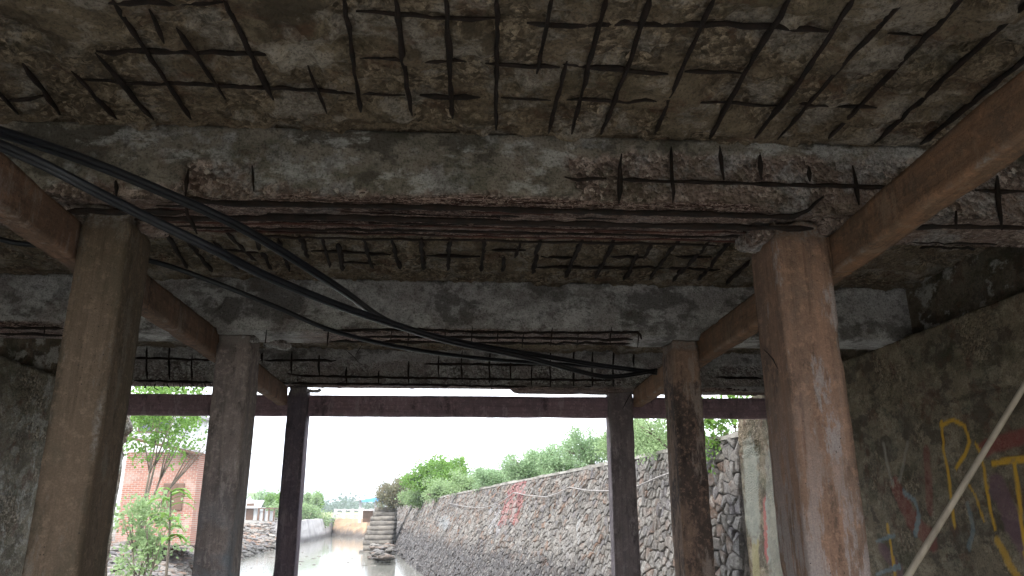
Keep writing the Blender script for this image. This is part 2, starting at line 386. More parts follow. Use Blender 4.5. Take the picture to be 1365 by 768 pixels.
B[0] = rough_box(lin(-5.3, 4.7, .1), lin(.5, .98, .1), lin(ZB, 2.05, .1), beam_fn(0), 'cross_beam', M['beam'], bridge, rusty_fn(3))
for k, lab in ((1, 'nearest cross beam in view, its underside laminated with red rust'), (2, 'second cross beam with a pale skin above a torn rusty lower edge'), (3, 'farthest cross beam, pitted all over, above the sky gap')):
    B[k]['label'] = lab
def edge_fn(P, N):
    n = fbm(P, 4, 4, 8)*.008 + fbm(P, 20, 3, 5)*.004
    e = (np.abs(N) > .3).sum(1) >= 2
    return np.where(e, n-.012, n), np.clip(fbm(P, 2, 3, 3)*2, 0, 1)
rough_box([4.45, 4.72], lin(.2, 10.6, .06), lin(1.63, 2.2, .06), edge_fn, 'end_beam', M['end_beam'], bridge)
rough_box([-5.33, -5.08], lin(.2, 10.6, .06), lin(1.63, 2.2, .06), edge_fn, 'end_beam', M['end_beam'], bridge)

def col_fn(seed, chip=.6):
    def fn(P, N):
        n1 = fbm(P, (2, 2, 1.2), 3, seed); n2 = fbm(P, 16, 4, seed+5); n3 = fbm(P, (5, 5, 2.2), 3, seed+9)
        e = (np.abs(N) > .3).sum(1) >= 2
        top = sstep(P[:, 2]+n2*.03, 1.49, 1.52)
        d = n1*.008+n2*.003
        d = np.where(e, d-.006-.03*np.clip(n3-.25, 0, 1)*chip*3, d) - .02*top + top*n2*.03
        return d, np.clip(top+np.where(e, np.clip(n3*3-.8, 0, 1), 0), 0, 1)
    return fn
cols = [(-2.09, -1.83, 3.95, 4.26, 'l1', .035, 'left front column, olive brown and grained like timber'),
        (1.766, 2.09, 3.95, 4.32, 'r1', .035, 'right front column, warm reddish brown with white stains low down'),
        (-2.33, -2.016, 7.10, 7.48, 'l2', .04, 'left middle column, grey brown with a crumbled top and bluish light painted low down'),
        (2.02, 2.30, 7.10, 7.48, 'r2', .04, 'right middle column, brown with black vertical stains'),
        (-2.36, -2.10, 10.25, 10.53, 'l3', .05, 'left far column, nearly black with a purple cast'),
        (1.997, 2.333, 10.25, 10.53, 'r3', .05, 'right far column, charcoal grey'),
        (-2.09, -1.80, .6, .92, 'l1', .1, None), (1.78, 2.09, .6, .92, 'r1', .1, None)]
CO = {}
for x0, x1, y0, y1, mk, st, lab in cols:
    o = rough_box(lin(x0, x1, st), lin(y0, y1, st), lin(HW-.3, ZB+.015, st*1.1), col_fn(int(abs(x0)*1000+y0*100) % 977), 'column', M[mk], bridge)
    if lab: o['label'] = lab; CO[mk] = o
def tie_fn(seed):
    def fn(P, N):
        n = fbm(P, 2.5, 3, seed)*.006 + fbm(P, 18, 3, seed+3)*.003
        e = (np.abs(N) > .3).sum(1) >= 2
        return np.where(e, n-.008-.01*np.clip(fbm(P, 7, 3, seed+7), 0, 1), n), np.where(e, np.clip(fbm(P, 6, 3, seed+8)*3-.6, 0, 1), 0)
    return fn
TY = [.9, 2.4, 3.95, 7.1, 10.25]                                     # the two long ties follow the outer faces of the columns
TIE = {1: ([2.08, 2.08, 2.08, 2.295, 2.33], [1.36, 1.35, 1.285, 1.384, 1.345], [1.61, 1.60, 1.515, 1.645, 1.595]),
       -1: ([-2.08, -2.08, -2.08, -2.325, -2.355], [1.34, 1.335, 1.285, 1.384, 1.335], [1.60, 1.60, 1.50, 1.645, 1.59])}
def tie_warp(sgn):
    xi, zb, zt = TIE[sgn]
    def w(P):
        y = P[:, 1]; X = np.interp(y, TY, xi)+P[:, 0]*sgn; a = np.interp(y, TY, zb); b = np.interp(y, TY, zt)
        return np.stack([X, y, a+(P[:, 2])*(b-a)/.25], 1)
    return w
for sgn, mk, nm in ((-1, 'tie_l', 'brown tie beam on the left with a paler underside'), (1, 'tie_r', 'orange brown tie beam on the right')):
    for (ya, yb) in ((.92, 3.95), (3.95, 7.1), (7.1, 10.25)):
        o = rough_box(lin(0, .13, .0325), lin(ya+.002, yb-.002, .04), lin(0, .25, .031), tie_fn(int(ya*10)+sgn*3+20), 'tie_beam', M[mk], bridge, None, tie_warp(sgn)); o['label'] = nm
o = rough_box(lin(-5.0, 4.3, .05), lin(10.36, 10.5, .05), lin(1.218, 1.506, .05), tie_fn(5), 'tie_beam', M['tie_x'], bridge)
o['label'] = 'purple brown tie beam running across between the far columns'

# ---- bars: pixel polylines laid on the plane of the face that carries them
def bar(pts, plane, val, parent, r=.011, m='rebar', inset=0.0, name='rebar', amp=.004):
    at = {'Y': atY, 'Z': atZ}[plane]; P = [at(px, py, val) for px, py in pts]
    out = []
    for a, b in zip(P[:-1], P[1:]):
        n = max(2, int((b-a).length/.07))
        for i in range(n): out.append(a.lerp(b, i/n))
    out.append(P[-1])
    out = [p+Vector([rnd.gauss(0, amp*.5) for _ in range(3)]) for p in out]
    rr_ = [r*rnd.uniform(.65, 1.3) for _ in out]; rr_[0] *= .35; rr_[-1] *= .35
    mb = MB(); mb.tube(out, rr_, 6)
    return mb.build(name, M[m], parent, True)
Z0, Z1 = 2.018, 2.10
for seg in [((149, 0), (255, 159)), ((199, 12), (219, 58)), ((235, 37), (300, 131)), ((299, 0), (364, 133)), ((410, 88), (436, 151)), ((127, 70), (204, 160)),
            ((95, 95), (156, 160)), ((30, 85), (81, 152)), ((-20, 105), (24, 152)), ((457, -8), (468, 60), (481, 150)), ((526, -8), (536, 70), (549, 155)), ((594, -8), (603, 158)),
            ((663, -8), (661, 173)), ((737, -8), (716, 98)), ((755, 82), (731, 178)), ((809, -8), (762, 178)), ((868, -8), (840, 80), (801, 179)),
            ((955, -8), (910, 90), (873, 178)), ((1058, -8), (1000, 85), (946, 185)), ((1142, -8), (1065, 110), (1006, 184)), ((1213, -8), (1130, 80), (1037, 186)),
            ((1290, -8), (1200, 85), (1103, 186)), ((1385, -12), (1270, 95), (1166, 191)), ((1400, 52), (1310, 125), (1227, 193))]:
    bar(seg, 'Z', Z0, slab, r=.0135*rnd.uniform(.8, 1.15), amp=.004)
for seg in [((120, 3), (300, 5)), ((127, 68), (260, 70), (375, 73)), ((100, 106), (250, 112), (400, 119), (470, 124)), ((475, 14), (530, 18), (600, 24), (662, 25)),
            ((700, 31), (740, 33), (910, 32), (970, 32), (1103, 40)), ((1175, 43), (1230, 47)), ((1325, 52), (1372, 54)), ((480, 77), (540, 80), (620, 82)), ((645, 85), (745, 90)),
            ((750, 88), (825, 92), (890, 98)), ((910, 95), (990, 97)), ((470, 124), (540, 128)), ((560, 128), (640, 131)), ((670, 131), (735, 133)), ((755, 132), (880, 135), (900, 135)),
            ((905, 135), (1035, 141)), ((1060, 139), (1170, 143)), ((0, 135), (60, 128))]:
    bar(seg, 'Z', Z0+.012, slab, r=.011*rnd.uniform(.7, 1.2), amp=.008)
for seg in [((450, 325), (457, 360)), ((484, 318), (497, 358)), ((522, 318), (533, 358)), ((561, 318), (565, 360)), ((600, 318), (597, 360)), ((646, 318), (641, 362)), ((672, 342), (670, 362)),
            ((693, 325), (687, 343)), ((720, 318), (710, 365)), ((777, 318), (753, 370)), ((820, 318), (793, 372)), ((850, 340), (832, 373)), ((868, 325), (858, 345)), ((905, 318), (865, 373)),
            ((912, 355), (897, 375)), ((945, 322), (907, 365)), ((975, 320), (930, 375)), ((1000, 348), (968, 378)), ((220, 308), (250, 358)), ((245, 315), (283, 362)),
            ((300, 308), (340, 348)), ((370, 318), (387, 362)), ((400, 315), (411, 345)), ((430, 318), (440, 356)), ((285, 322), (318, 360)), ((340, 318), (362, 360))]:
    bar(seg, 'Z', Z1, slab, r=.019*rnd.uniform(.8, 1.15), amp=.008)
for seg in [((415, 334), (520, 339)), ((566, 340), (640, 342)), ((720, 342), (765, 343)), ((815, 342), (860, 343)), ((715, 356), (830, 357), (910, 357)), ((900, 342), (948, 343)),
            ((910, 358), (960, 360)), ((300, 333), (345, 336)), ((655, 333), (700, 335)), ((455, 350), (500, 352))]:
    bar(seg, 'Z', Z1+.006, slab, r=.014, amp=.008)
YB1 = 3.852
for seg in [((828, 205), (826, 272)), ((894, 192), (897, 272)), ((960, 195), (965, 240)), ((1012, 203), (1015, 240)), ((1078, 222), (1079, 242)), ((1137, 220), (1145, 272)),
            ((337, 222), (338, 256)), ((250, 225), (247, 262)), ((1274, 282), (1275, 306)), ((1329, 235), (1335, 308)), ((154, 236), (156, 262))]:
    bar(seg, 'Y', YB1, B[1], r=.0115*rnd.uniform(.8, 1.3), amp=.006)
for seg in [((752, 236), (770, 240), (808, 238)), ((826, 239), (905, 242), (1050, 247), (1190, 250)), ((1300, 254), (1375, 256))]:
    bar(seg, 'Y', YB1+.004, B[1], r=.012)
bar([(83, 281), (250, 283)], 'Y', 3.84, B[1], .016)
bar([(243, 264), (300, 271), (450, 274), (700, 280), (910, 285), (1058, 289), (1078, 280), (1097, 262)], 'Y', 3.845, B[1], .0155)
bar([(180, 292), (450, 290), (700, 297), (910, 302), (1085, 305)], 'Y', 3.862, B[1], .0165)
bar([(1208, 303), (1375, 303)], 'Y', 3.862, B[1], .013)
bar([(247, 262), (250, 285), (262, 312)], 'Y', 3.83, B[1], .01)
for k, (ya, xa, xb) in enumerate([(303, 215, 1000), (309, 230, 1010), (315, 260, 1000), (320, 330, 960), (312, 1215, 1330), (318, 1225, 1300)]):
    pts = []; z = 1.578
    for q in range(9):
        px = xa+(xb-xa)*q/8; pts.append((px, ya+(px-600)*.019+rnd.uniform(-1, 1)))
    bar(pts, 'Z', 1.588-.004*(k % 2), B[1], .006+.002*(k % 2), 'rebar_red' if k in (0, 2) else 'rebar', amp=.005)
# flakes of laminated rust hanging under the near beam
for k in range(30):
    x0 = rnd.uniform(-1.75, 1.45); L = rnd.uniform(.15, .7); y = rnd.uniform(3.9, 4.3); w = rnd.uniform(.006, .018); z = ZB-rnd.uniform(-.004, .012)
    n = max(3, int(L/.06)); V = []; F = []
    for i in range(n+1):
        x = x0+L*i/n; ww = w*math.sin(math.pi*(i+.4)/(n+.8))*rnd.uniform(.6, 1.2); dz = rnd.uniform(-.006, .004)
        V += [(x, y-ww, z+dz), (x, y+ww, z+dz*.5+.004), (x, y-ww, z+dz+.006), (x, y+ww, z+dz*.5+.010)]
        if i:
            b = (i-1)*4; F += [(b, b+4, b+5, b+1), (b+2, b+3, b+7, b+6), (b, b+2, b+6, b+4), (b+1, b+5, b+7, b+3)]
    F += [(0, 1, 3, 2), (n*4, n*4+2, n*4+3, n*4+1)]
    mb = MB(); mb.add(V, F); mb.build('rust_flake', M['rebar_red'] if k % 3 == 0 else M['rebar'], B[1])
YB2 = 7.035
for seg in [((432, 441), (560, 440), (700, 444), (850, 443), (855, 452)), ((470, 449), (640, 450), (845, 453)), ((440, 455), (600, 457), (840, 458)), ((0, 437), (85, 438)), ((0, 445), (84, 447))]:
    bar(seg, 'Y', YB2-.01, B[2], .014, 'rebar', amp=.008)
for px, a, b in [(438, 436, 462), (522, 440, 463), (594, 438, 462), (630, 436, 461), (664, 440, 460), (698, 443, 464), (736, 437, 462), (771, 442, 464), (815, 436, 460), (545, 442, 466), (852, 440, 464), (60, 434, 450), (355, 440, 462)]:
    bar([(px, a), (px-2, b)], 'Y', YB2-.028, B[2], .0075)
YB3 = 10.16
for seg in [((178, 477), (283, 480)), ((352, 480), (448, 481)), ((566, 485), (735, 487)), ((383, 498), (400, 501), (600, 505), (812, 507), (822, 500)), ((388, 511), (560, 513), (706, 516)), ((715, 516), (740, 516)), ((770, 516), (815, 517)),
            ((178, 507), (283, 510)), ((352, 510), (385, 511)), ((955, 503), (1015, 505)), ((952, 518), (1000, 520))]:
    bar(seg, 'Y', YB3-.005, B[3], .017, amp=.006)
for px, a, b in [(196, 462, 506), (226, 460, 506), (256, 474, 508), (389, 468, 500), (426, 473, 502), (462, 489, 512), (505, 494, 512), (545, 481, 512), (585, 474, 502), (616, 468, 509), (653, 469, 511), (681, 478, 507), (709, 486, 516), (734, 465, 518), (765, 462, 517), (790, 467, 517), (818, 465, 517), (845, 470, 492), (350, 470, 484)]:
    bar([(px, a), (px-1, (a+b)/2), (px, b)], 'Y', YB3-.012, B[3], .013)
bar([(843, 519), (838, 530), (830, 545)], 'Y', 10.2, B[3], .006, name='bent_wire')
bar([(1018, 465), (1030, 478), (1037, 492)], 'Y', 3.90, CO['r1'], .004, name='crack_wire')

bar([(395, 527), (412, 523), (430, 520)], 'Y', 10.3, B[3], .008, name='hanging_twig')
bar([(655, 514), (656, 526)], 'Y', 10.2, B[3], .006, name='hanging_wire'); bar([(460, 466), (472, 476), (482, 487)], 'Y', 7.0, B[2], .004, name='hanging_wire'); bar([(482, 460), (474, 474)], 'Y', 7.0, B[2], .004, name='hanging_wire')
for gx in range(18):
    a_ = 190+gx*5.1+rnd.uniform(-3, 3); bar([(a_, 511), (a_+rnd.uniform(-3, 5), 514+rnd.uniform(0, 3)), (a_+rnd.uniform(-5, 8), 517+rnd.uniform(0, 6))], 'Y', 10.14, B[3], .006, name='hanging_twig')

# loose lumps of broken cover by the column heads
def lump(parent, c, s, m, name='broken_cover', seed=0):
    return rough_box(lin(c[0]-s[0]/2, c[0]+s[0]/2, .02), lin(c[1]-s[1]/2, c[1]+s[1]/2, .02), lin(c[2]-s[2]/2, c[2]+s[2]/2, .02),
                     lambda P, N: (fbm(P, 9, 4, seed)*.05-.018*((np.abs(N) > .3).sum(1)-1), np.ones(len(P))), name, m, parent)
p = atY(368, 461, 7.08); lump(B[2], (p.x, p.y, p.z), (.24, .2, .04), M['beam_far'], seed=3)
p = atY(330, 449, 7.1); lump(B[2], (p.x, p.y+.12, p.z), (.14, .2, .07), M['beam_far'], seed=5)
p = atY(1112, 296, 3.93); lump(B[1], (p.x, p.y+.1, p.z), (.19, .2, .13), M['beam'], seed=7)
p = atY(1020, 312, 4.0); lump(B[1], (p.x, p.y+.12, p.z+.01), (.16, .26, .11), M['beam'], seed=9)
p = atY(192, 297, 4.0); lump(B[1], (p.x, p.y+.12, p.z+.02), (.12, .2, .08), M['beam'], seed=19)
p = atY(420, 521, 10.2); lump(B[3], (p.x, p.y, p.z), (.16, .1, .05), M['beam_far'], seed=11)

# ------------------------------------------------------------------ abutment walls
XR, XL = 4.3, -5.0
strokes = []
def stroke(pts, w, col, a=1.0): strokes.append(([atX(px, py, XR) for px, py in pts], w, col, a))
YEL = (.66, .38, .04); RED = (.26, .05, .045); BLU = (.26, .40, .48); WHT = (.42, .38, .33); PUR = (.17, .09, .12)
stroke([(1310, 600), (1340, 588), (1375, 577)], .075, RED, .7)
stroke([(1195, 650), (1215, 690), (1240, 720)], .12, RED, .5); stroke([(1235, 600), (1240, 680)], .06, RED, .4)
stroke([(1330, 650), (1350, 700), (1375, 745)], .12, PUR, .7); stroke([(1175, 730), (1200, 760)], .08, PUR, .6)
stroke([(1178, 592), (1183, 620), (1190, 645)], .03, WHT, .5); stroke([(1210, 590), (1200, 640)], .03, WHT, .35)
stroke([(1255, 562), (1258, 600), (1264, 630), (1270, 680), (1273, 702)], .024, YEL); stroke([(1254, 567), (1270, 560), (1286, 568), (1293, 588), (1287, 606), (1275, 624)], .024, YEL)
stroke([(1301, 592), (1307, 604), (1312, 625), (1317, 665), (1326, 705)], .022, YEL); stroke([(1288, 640), (1300, 660), (1312, 695)], .018, YEL, .8)
stroke([(1324, 618), (1345, 614), (1375, 611)], .03, YEL); stroke([(1352, 617), (1358, 660), (1362, 700), (1372, 760)], .026, YEL)
stroke([(1183, 700), (1190, 740), (1195, 775)], .025, YEL, .8); stroke([(1330, 722), (1345, 750), (1360, 775)], .05, YEL, .7)
stroke([(1206, 655), (1220, 668), (1226, 688), (1220, 712)], .03, BLU, .45); stroke([(1290, 672), (1298, 705), (1291, 730)], .03, BLU, .3)
stroke([(1168, 722), (1192, 714)], .022, BLU, .4); stroke([(1168, 766), (1200, 755)], .022, BLU, .4)
stroke([(1022, 672), (1024, 740)], .15, (.38, .12, .11), .8); stroke([(1006, 690), (1008, 775)], .16, (.34, .30, .15), .6)
stroke([(1040, 660), (1042, 775)], .10, (.30, .27, .12), .6); stroke([(1000, 610), (1003, 690)], .35, (.33, .34, .29), .6); stroke([(1030, 615), (1036, 775)], .3, (.31, .32, .28), .4)
def paint_fn(P, N):
    C = np.zeros((len(P), 4)); wob = fbm(P, 12, 3, 44)
    inn = N[:, 0] < -.3
    for pts, w, col, a in strokes:
        d = np.full(len(P), 9.)
        for p, q in zip(pts[:-1], pts[1:]):
            A = np.array([p.y, p.z]); Bq = np.array([q.y, q.z]); AB = Bq-A; t = np.clip(((P[:, 1:3]-A)@AB)/max(1e-6, AB@AB), 0, 1)
            d = np.minimum(d, np.linalg.norm(P[:, 1:3]-(A+t[:, None]*AB), axis=1))
        k = sstep(w*(1+wob*.35)-d, -.006, w*.35+.004)*a*inn
        C[:, :3] = np.where((k > .02)[:, None], C[:, :3]*(1-k[:, None])+np.array(col)*k[:, None] if False else np.array(col), C[:, :3]); C[:, 3] = np.maximum(C[:, 3]*(1-k), k)
    return {'paint': C}
def wall_fn(P, N):
    z = P[:, 2]; y = P[:, 1]; n1 = fbm(P, 2.2, 4, 71); n2 = fbm(P, 12, 4, 73)
    crack = np.exp(-((z-(.95+n1*.03))/.012)**2)*sstep(fbm(P, (1, 2.5, 1), 2, 5), -.3, 0)
    ledge = sstep(z+n2*.01, .94, .96)*.018
    top = sstep(z+n1*.08+n2*.04, 1.28, 1.34)
    e = (np.abs(N) > .3).sum(1) >= 2
    stone = sstep(y, 10.6, 10.8)*sstep(z+n2*.05, .72, .76)
    d = n1*.012+n2*.006-crack*.02+ledge+top*(n2*.012-.008)+stone*(fbm(P, 6, 3, 8)*.05)
    return np.where(e, d-.02-.03*np.abs(n2), d), np.clip(sstep(n1, .1, .3)*.7+stone, 0, 1)
rw = rough_box([XR, XR+.7], cat(lin(-2.5, 4.5, .25), lin(4.5, 11.7, .022)), cat(lin(HW-.3, -1.6, .3), lin(-1.6, 1.62, .022)), wall_fn, 'abutment_wall', M['abut'], None, paint_fn)
tag(rw, 'mossy concrete abutment wall on the right with yellow graffiti letters and red paint', 'wall')
M['abut_l'] = old_concrete('left_abutment_concrete', (0.264, 0.242, 0.198), (0.187, 0.165, 0.121), (0.176, 0.143, 0.099), (0.297, 0.253, 0.198), pale=(0.495, 0.484, 0.440), pale_amt=.7, moss_amt=.5, rust_amt=.5, patch=.35)
lw = rough_box([XL-.7, XL], cat(lin(-2.5, 6, .25), lin(6, 11.7, .04)), cat(lin(HW-.3, -1.6, .3), lin(-1.6, 1.62, .04)), lambda P, N: (wall_fn(P, N)[0]*1.6, np.clip(wall_fn(P, N)[1]+.4, 0, 1)), 'abutment_wall', M['abut_l'], None)
tag(lw, 'stained rough abutment wall on the left behind the olive brown column', 'wall')

# ------------------------------------------------------------------ leaning pole
mb = MB(); a = atY(1365, 515, 4.72); b = atY(1210, 768, 4.72); d = (b-a)
pts = [a-d*.56+Vector((0, .0, 0)), a, a.lerp(b, .5)+Vector((.004, 0, .004)), b, a+d*2.2]
mb.tube(pts, [.017, .019, .020, .022, .026], 9)
pole = mb.build('pole', M['pole'], None, True); tag(pole, 'long thin weathered pole leaning against the graffiti wall', 'pole')

# ------------------------------------------------------------------ cables
def cable(px, Ys, r, label, twin=0.0):
    K = [atY(x, y, Y) for (x, y), Y in zip(px, Ys)]
    pts = []
    for i in range(len(K)-1):
        p0, p1, p2, p3 = K[max(i-1, 0)], K[i], K[i+1], K[min(i+2, len(K)-1)]
        for t in np.linspace(0, 1, 9)[:-1]:
            pts.append(.5*((2*p1)+(p2-p0)*t+(2*p0-5*p1+4*p2-p3)*t*t+(3*p1-p0-3*p2+p3)*t**3))
    pts.append(K[-1])
    mb = MB(); mb.tube(pts, r, 8)
    if twin: mb.tube([p+Vector((0, .4*twin, -twin)) for p in pts], r*.8, 8)
    o = mb.build('cable', M['cable'], None, True); tag(o, label, 'cable')
cable([(-30, 163), (0, 173), (100, 206), (207, 249), (330, 306), (450, 381), (524, 430), (620, 456), (738, 476), (800, 486), (875, 496)],
      [2.5, 2.6, 2.85, 3.1, 3.45, 4.1, 5.0, 5.8, 6.6, 7.1, 7.6], .0155, 'uppermost black cable running from the top left to the right middle column', .019)
cable([(-30, 180), (0, 191), (60, 218), (118, 248), (203, 291), (288, 332), (355, 366), (450, 405), (535, 434), (602, 454), (704, 476), (788, 498), (822, 501), (875, 493)],
      [2.5, 2.58, 2.7, 2.8, 3.0, 3.2, 3.5, 3.95, 4.5, 5.1, 6.0, 6.9, 7.2, 7.6], .0155, 'middle black cable, passing over the olive column head and sagging at its right end', .017)
cable([(-30, 314), (0, 319), (28, 325), (110, 333), (205, 349), (290, 378), (370, 410), (450, 443), (551, 466), (653, 479), (738, 485), (800, 489), (872, 495)],
      [4.7, 4.7, 4.72, 4.75, 4.8, 4.95, 5.2, 5.5, 6.0, 6.5, 6.9, 7.2, 7.6], .018, 'lowest black cable, coming out behind the olive brown column', .0)

# ------------------------------------------------------------------ stone retaining wall on the right bank
ST = np.array([  # Y, X top, Z top, X foot
    (11.72, 4.36, 1.12, 4.05), (15., 3.95, 1.08, 2.95), (19., 3.46, 1.05, 1.9), (28., 1.75, .92, .1), (38., -.1, .76, -1.75), (59., -3.4, .5, -5.0), (78., -5.7, .32, -7.3), (96., -8.1, .2, -9.7)])
def wall_pt(Y, v):                                                   # v: 0 foot .. 1 top
    xt, zt, xf = (np.interp(Y, ST[:, 0], ST[:, k]) for k in (1, 2, 3)); return np.stack([xf+(xt-xf)*v, Y, HW-.2+(zt-HW+.2)*v], -1)
rwall = tag(empty('retaining_wall', (1, 30, HW)), 'long rubble stone retaining wall of the right bank with red paint and a cable along it', 'wall')
t = NT('mortar'); c = t.mix(t.step(t.noise(2, 6), .4, .6), (.25, .22, .195), (.175, .155, .135)); zz = t.sep(t.pos)[2]
c = t.mix(t.step(t.math('ADD', zz, t.math('MULTIPLY', t.noise(.8, 4), 1.2)), -.3, -1.1), c, (.045, .042, .045))
c = t.mix(t.step(t.noise(13, 7, .75), .42, .6, 0, .6), c, (.06, .052, .046)); M['mortar'] = t.done(c, .95, t.bump(t.noise(11, 8, .75), .9, .09))
t = NT('wall_stone'); tn = t.attr('tone', 'Color'); zz = t.sep(t.pos)[2]
c = t.mix(t.step(t.noise(9, 7, .7), .3, .7, 0, .45), tn, (.15, .13, .115))
c = t.mix(t.step(t.noise(1.3, 5, .6), .46, .62, 0, .7), c, (.29, .27, .25))
c = t.mix(t.step(t.noise(2.2, 6, .65, t.map((1, 1, 1), (1, 2, 0))), .58, .68, 0, .5), c, (.24, .13, .08))
c = t.mix(t.step(t.math('ADD', zz, t.math('MULTIPLY', t.noise(1.0, 5), 1.3)), -.25, -1.1, 0, .85), c, (.055, .05, .055))
c = t.mix(t.step(t.noise(17, 8, .78), .44, .6, 0, .6), c, (.05, .045, .04)); c = t.mix(t.step(t.noise(7, 8, .75, t.map((1, 1, 1), (3, 1, 0))), .53, .62, 0, .6), c, (.36, .34, .31)); M['stone'] = t.done(c, t.step(zz, -1.2, -2., .92, .7), t.bump(t.noise(13, 9, .78), .95, .08))
# backing
Yg = np.concatenate([np.arange(11.72, 40, .1), np.arange(40, 96.1, .5)]); Vg = np.linspace(0, 1, 44)
V = np.array([wall_pt(y, v)+np.array([.05, 0, 0]) for y in Yg for v in Vg]); nV = len(V); k = len(Vg)
V += np.stack([vnoise(V, 2, 4)*.035-.01+fbm(V, 7, 3, 14)*.05]*3, 1)*np.array([1, .2, .0])
V[:k, 1] = 11.72
Vb = V.copy(); Vb[:, 0] += .6+ (1-np.tile(Vg, len(Yg)))*1.5
F = []
for i in range(len(Yg)-1):
    for j in range(k-1):
        a = i*k+j; F.append((a, a+1, a+k+1, a+k)); F.append((nV+a, nV+a+k, nV+a+k+1, nV+a+1))
    a = i*k+k-1; F.append((a, nV+a, nV+a+k, a+k))
for j in range(k-1): F.append((j, nV+j, nV+j+1, j+1))
link('mortar_backing', mesh('mortar', np.concatenate([V, Vb]), F, True), M['mortar'], rwall)
# stones: Voronoi cells of a jittered grid over the face, each a domed convex block
def clip_poly(poly, m, n):
    out = []; L = len(poly)
    for i in range(L):
        p, q = poly[i], poly[(i+1) % L]; dp = (p[0]-m[0])*n[0]+(p[1]-m[1])*n[1]; dq = (q[0]-m[0])*n[0]+(q[1]-m[1])*n[1]
        if dp <= 0: out.append(p)
        if (dp < 0 < dq) or (dq < 0 < dp):
            t_ = dp/(dp-dq); out.append((p[0]+(q[0]-p[0])*t_, p[1]+(q[1]-p[1])*t_))
    return out
Yc = 11.95; colsY = []; size = .25
cells = {}; ci = 0; y = 11.72+.14
while y < 96:
    sz = .175+max(0, y-24)*.004; colsY.append((y, sz)); y += sz
H = 4.2
seeds = {}
for i, (y, sz) in enumerate(colsY):
    nr = max(6, int(H/sz))
    for j in range(nr):
        seeds[(i, j)] = (y+rnd.uniform(-.49, .49)*sz, (j+.5+rnd.uniform(-.49, .49)+.25*(i % 2))*H/nr, sz, nr)
tones = [(0.180, 0.162, 0.144), (0.151, 0.137, 0.122), (0.209, 0.191, 0.173), (0.122, 0.112, 0.108), (0.194, 0.140, 0.112), (0.216, 0.122, 0.079), (0.158, 0.144, 0.155), (0.238, 0.223, 0.205), (0.180, 0.133, 0.108), (0.144, 0.137, 0.140), (0.173, 0.151, 0.137)]
paint_red = [atY(693, 645, 24.5), atY(672, 690, 24)]
def region_tone(px, py, tone):
    if 664+(700-py)*.28 < px < 690+(700-py)*.22 and 640 < py < 700 and rnd.random() < .8: return tuple(.45*a+.55*b for a, b in zip(tone, (.50, .12, .13)))
    if (px-592)**2+((py-697))**2 < 70 and rnd.random() < .9: return tuple(.5*a+.5*b for a, b in zip(tone, (.36, .42, .46)))
    if 653 < px < 667 and 675 < py < 712 and rnd.random() < .6: return tuple(.5*a+.5*b for a, b in zip(tone, (.5, .5, .53)))
    if 772-(py-680)*.05 < px < 777-(py-680)*.05 and 680 < py < 728: return (.42, .42, .42)
    return tone
def project(P):
    d = Vector(P); zc = d.dot(_f); return 682.5+FOC*d.dot(_r)/zc, 384-FOC*d.dot(_u)/zc
stones = []
for (i, j), (sy, sv, sz, nr) in seeds.items():
    poly = [(sy-sz, sv-sz), (sy+sz, sv-sz), (sy+sz, sv+sz), (sy-sz, sv+sz)]
    for di in (-2, -1, 0, 1, 2):
        i2 = i+di
        if i2 < 0 or i2 >= len(colsY): continue
        nr2 = max(6, int(H/colsY[i2][1])); jc = int(sv/H*nr2)
        for j2 in range(max(0, jc-2), min(nr2, jc+3)):
            o = seeds[(i2, j2)]
            if o[0] == sy and o[1] == sv: continue
            poly = clip_poly(poly, ((sy+o[0])/2, (sv+o[1])/2), (o[0]-sy, o[1]-sv))
            if len(poly) < 3: break
        if len(poly) < 3: break
    poly = [(max(11.73, a), min(H, max(0, b))) for a, b in poly]
    if len(poly) < 3: continue
    cx = sum(p[0] for p in poly)/len(poly); cy = sum(p[1] for p in poly)/len(poly)
    big = 1-min(1, cy/H*1.3); smear = float(sstep(fbm(np.array([[cx*.8, cy, 0.]]), 1.1, 3, 12)[0]+.25-big*.5, .05, .35)); g = rnd.uniform(.84, 1.0)*(1-.22*smear*rnd.random()); depth = (rnd.uniform(.015, .05)+rnd.uniform(0, .07)*big)*(sz/.185)**.5*(1-.6*smear); tilt = (rnd.uniform(-.3, .3)*(1-.5*smear), rnd.uniform(-.3, .3)*(1-.5*smear))
    V = []; 
    def put(a, b, out_):
        p = wall_pt(a, b/H); out_ += (a-cx)*tilt[0]+(b-cy)*tilt[1] if out_ > 0 else 0
        return (p[0]-out_, p[1]-out_*.12, p[2]+out_*.25)
    nP = len(poly)
    V += [put(cx+(a-cx)*g, cy+(b-cy)*g, -.06) for a, b in poly]
    V += [put(cx+(a-cx)*g*rnd.uniform(.92, 1), cy+(b-cy)*g*rnd.uniform(.92, 1), depth*.45) for a, b in poly]
    V += [put(cx+(a-cx)*g*rnd.uniform(.62, .88), cy+(b-cy)*g*rnd.uniform(.62, .88), depth*rnd.uniform(.85, 1.1)) for a, b in poly]
    F = []
    for q in range(nP):
        q2 = (q+1) % nP; F += [(q, q+nP, q2+nP, q2), (q+nP, q+2*nP, q2+2*nP, q2+nP)]
    F.append(tuple(q+2*nP for q in range(nP)))
    pc = wall_pt(cx, cy/H); px, py = project(pc)
    r_ = rnd.choice(tones); u_ = rnd.uniform(.75, 1.2); tone = region_tone(px, py, tuple(x*u_ for x in r_))
    area = sz*sz/(cx*cx)*(.5+big); vis = 330 < px < 1000 and 560 < py < 775
    stones.append((area if vis else area*.001, V, F, tone))
stones.sort(key=lambda s: -s[0])
for a, V, F, tone in stones[:295]:
    mb = MB(); mb.add(V, F, tone); mb.build('stone', M['stone'], rwall)
mb = MB()
for a, V, F, tone in stones[295:]: mb.add(V, F, tone)
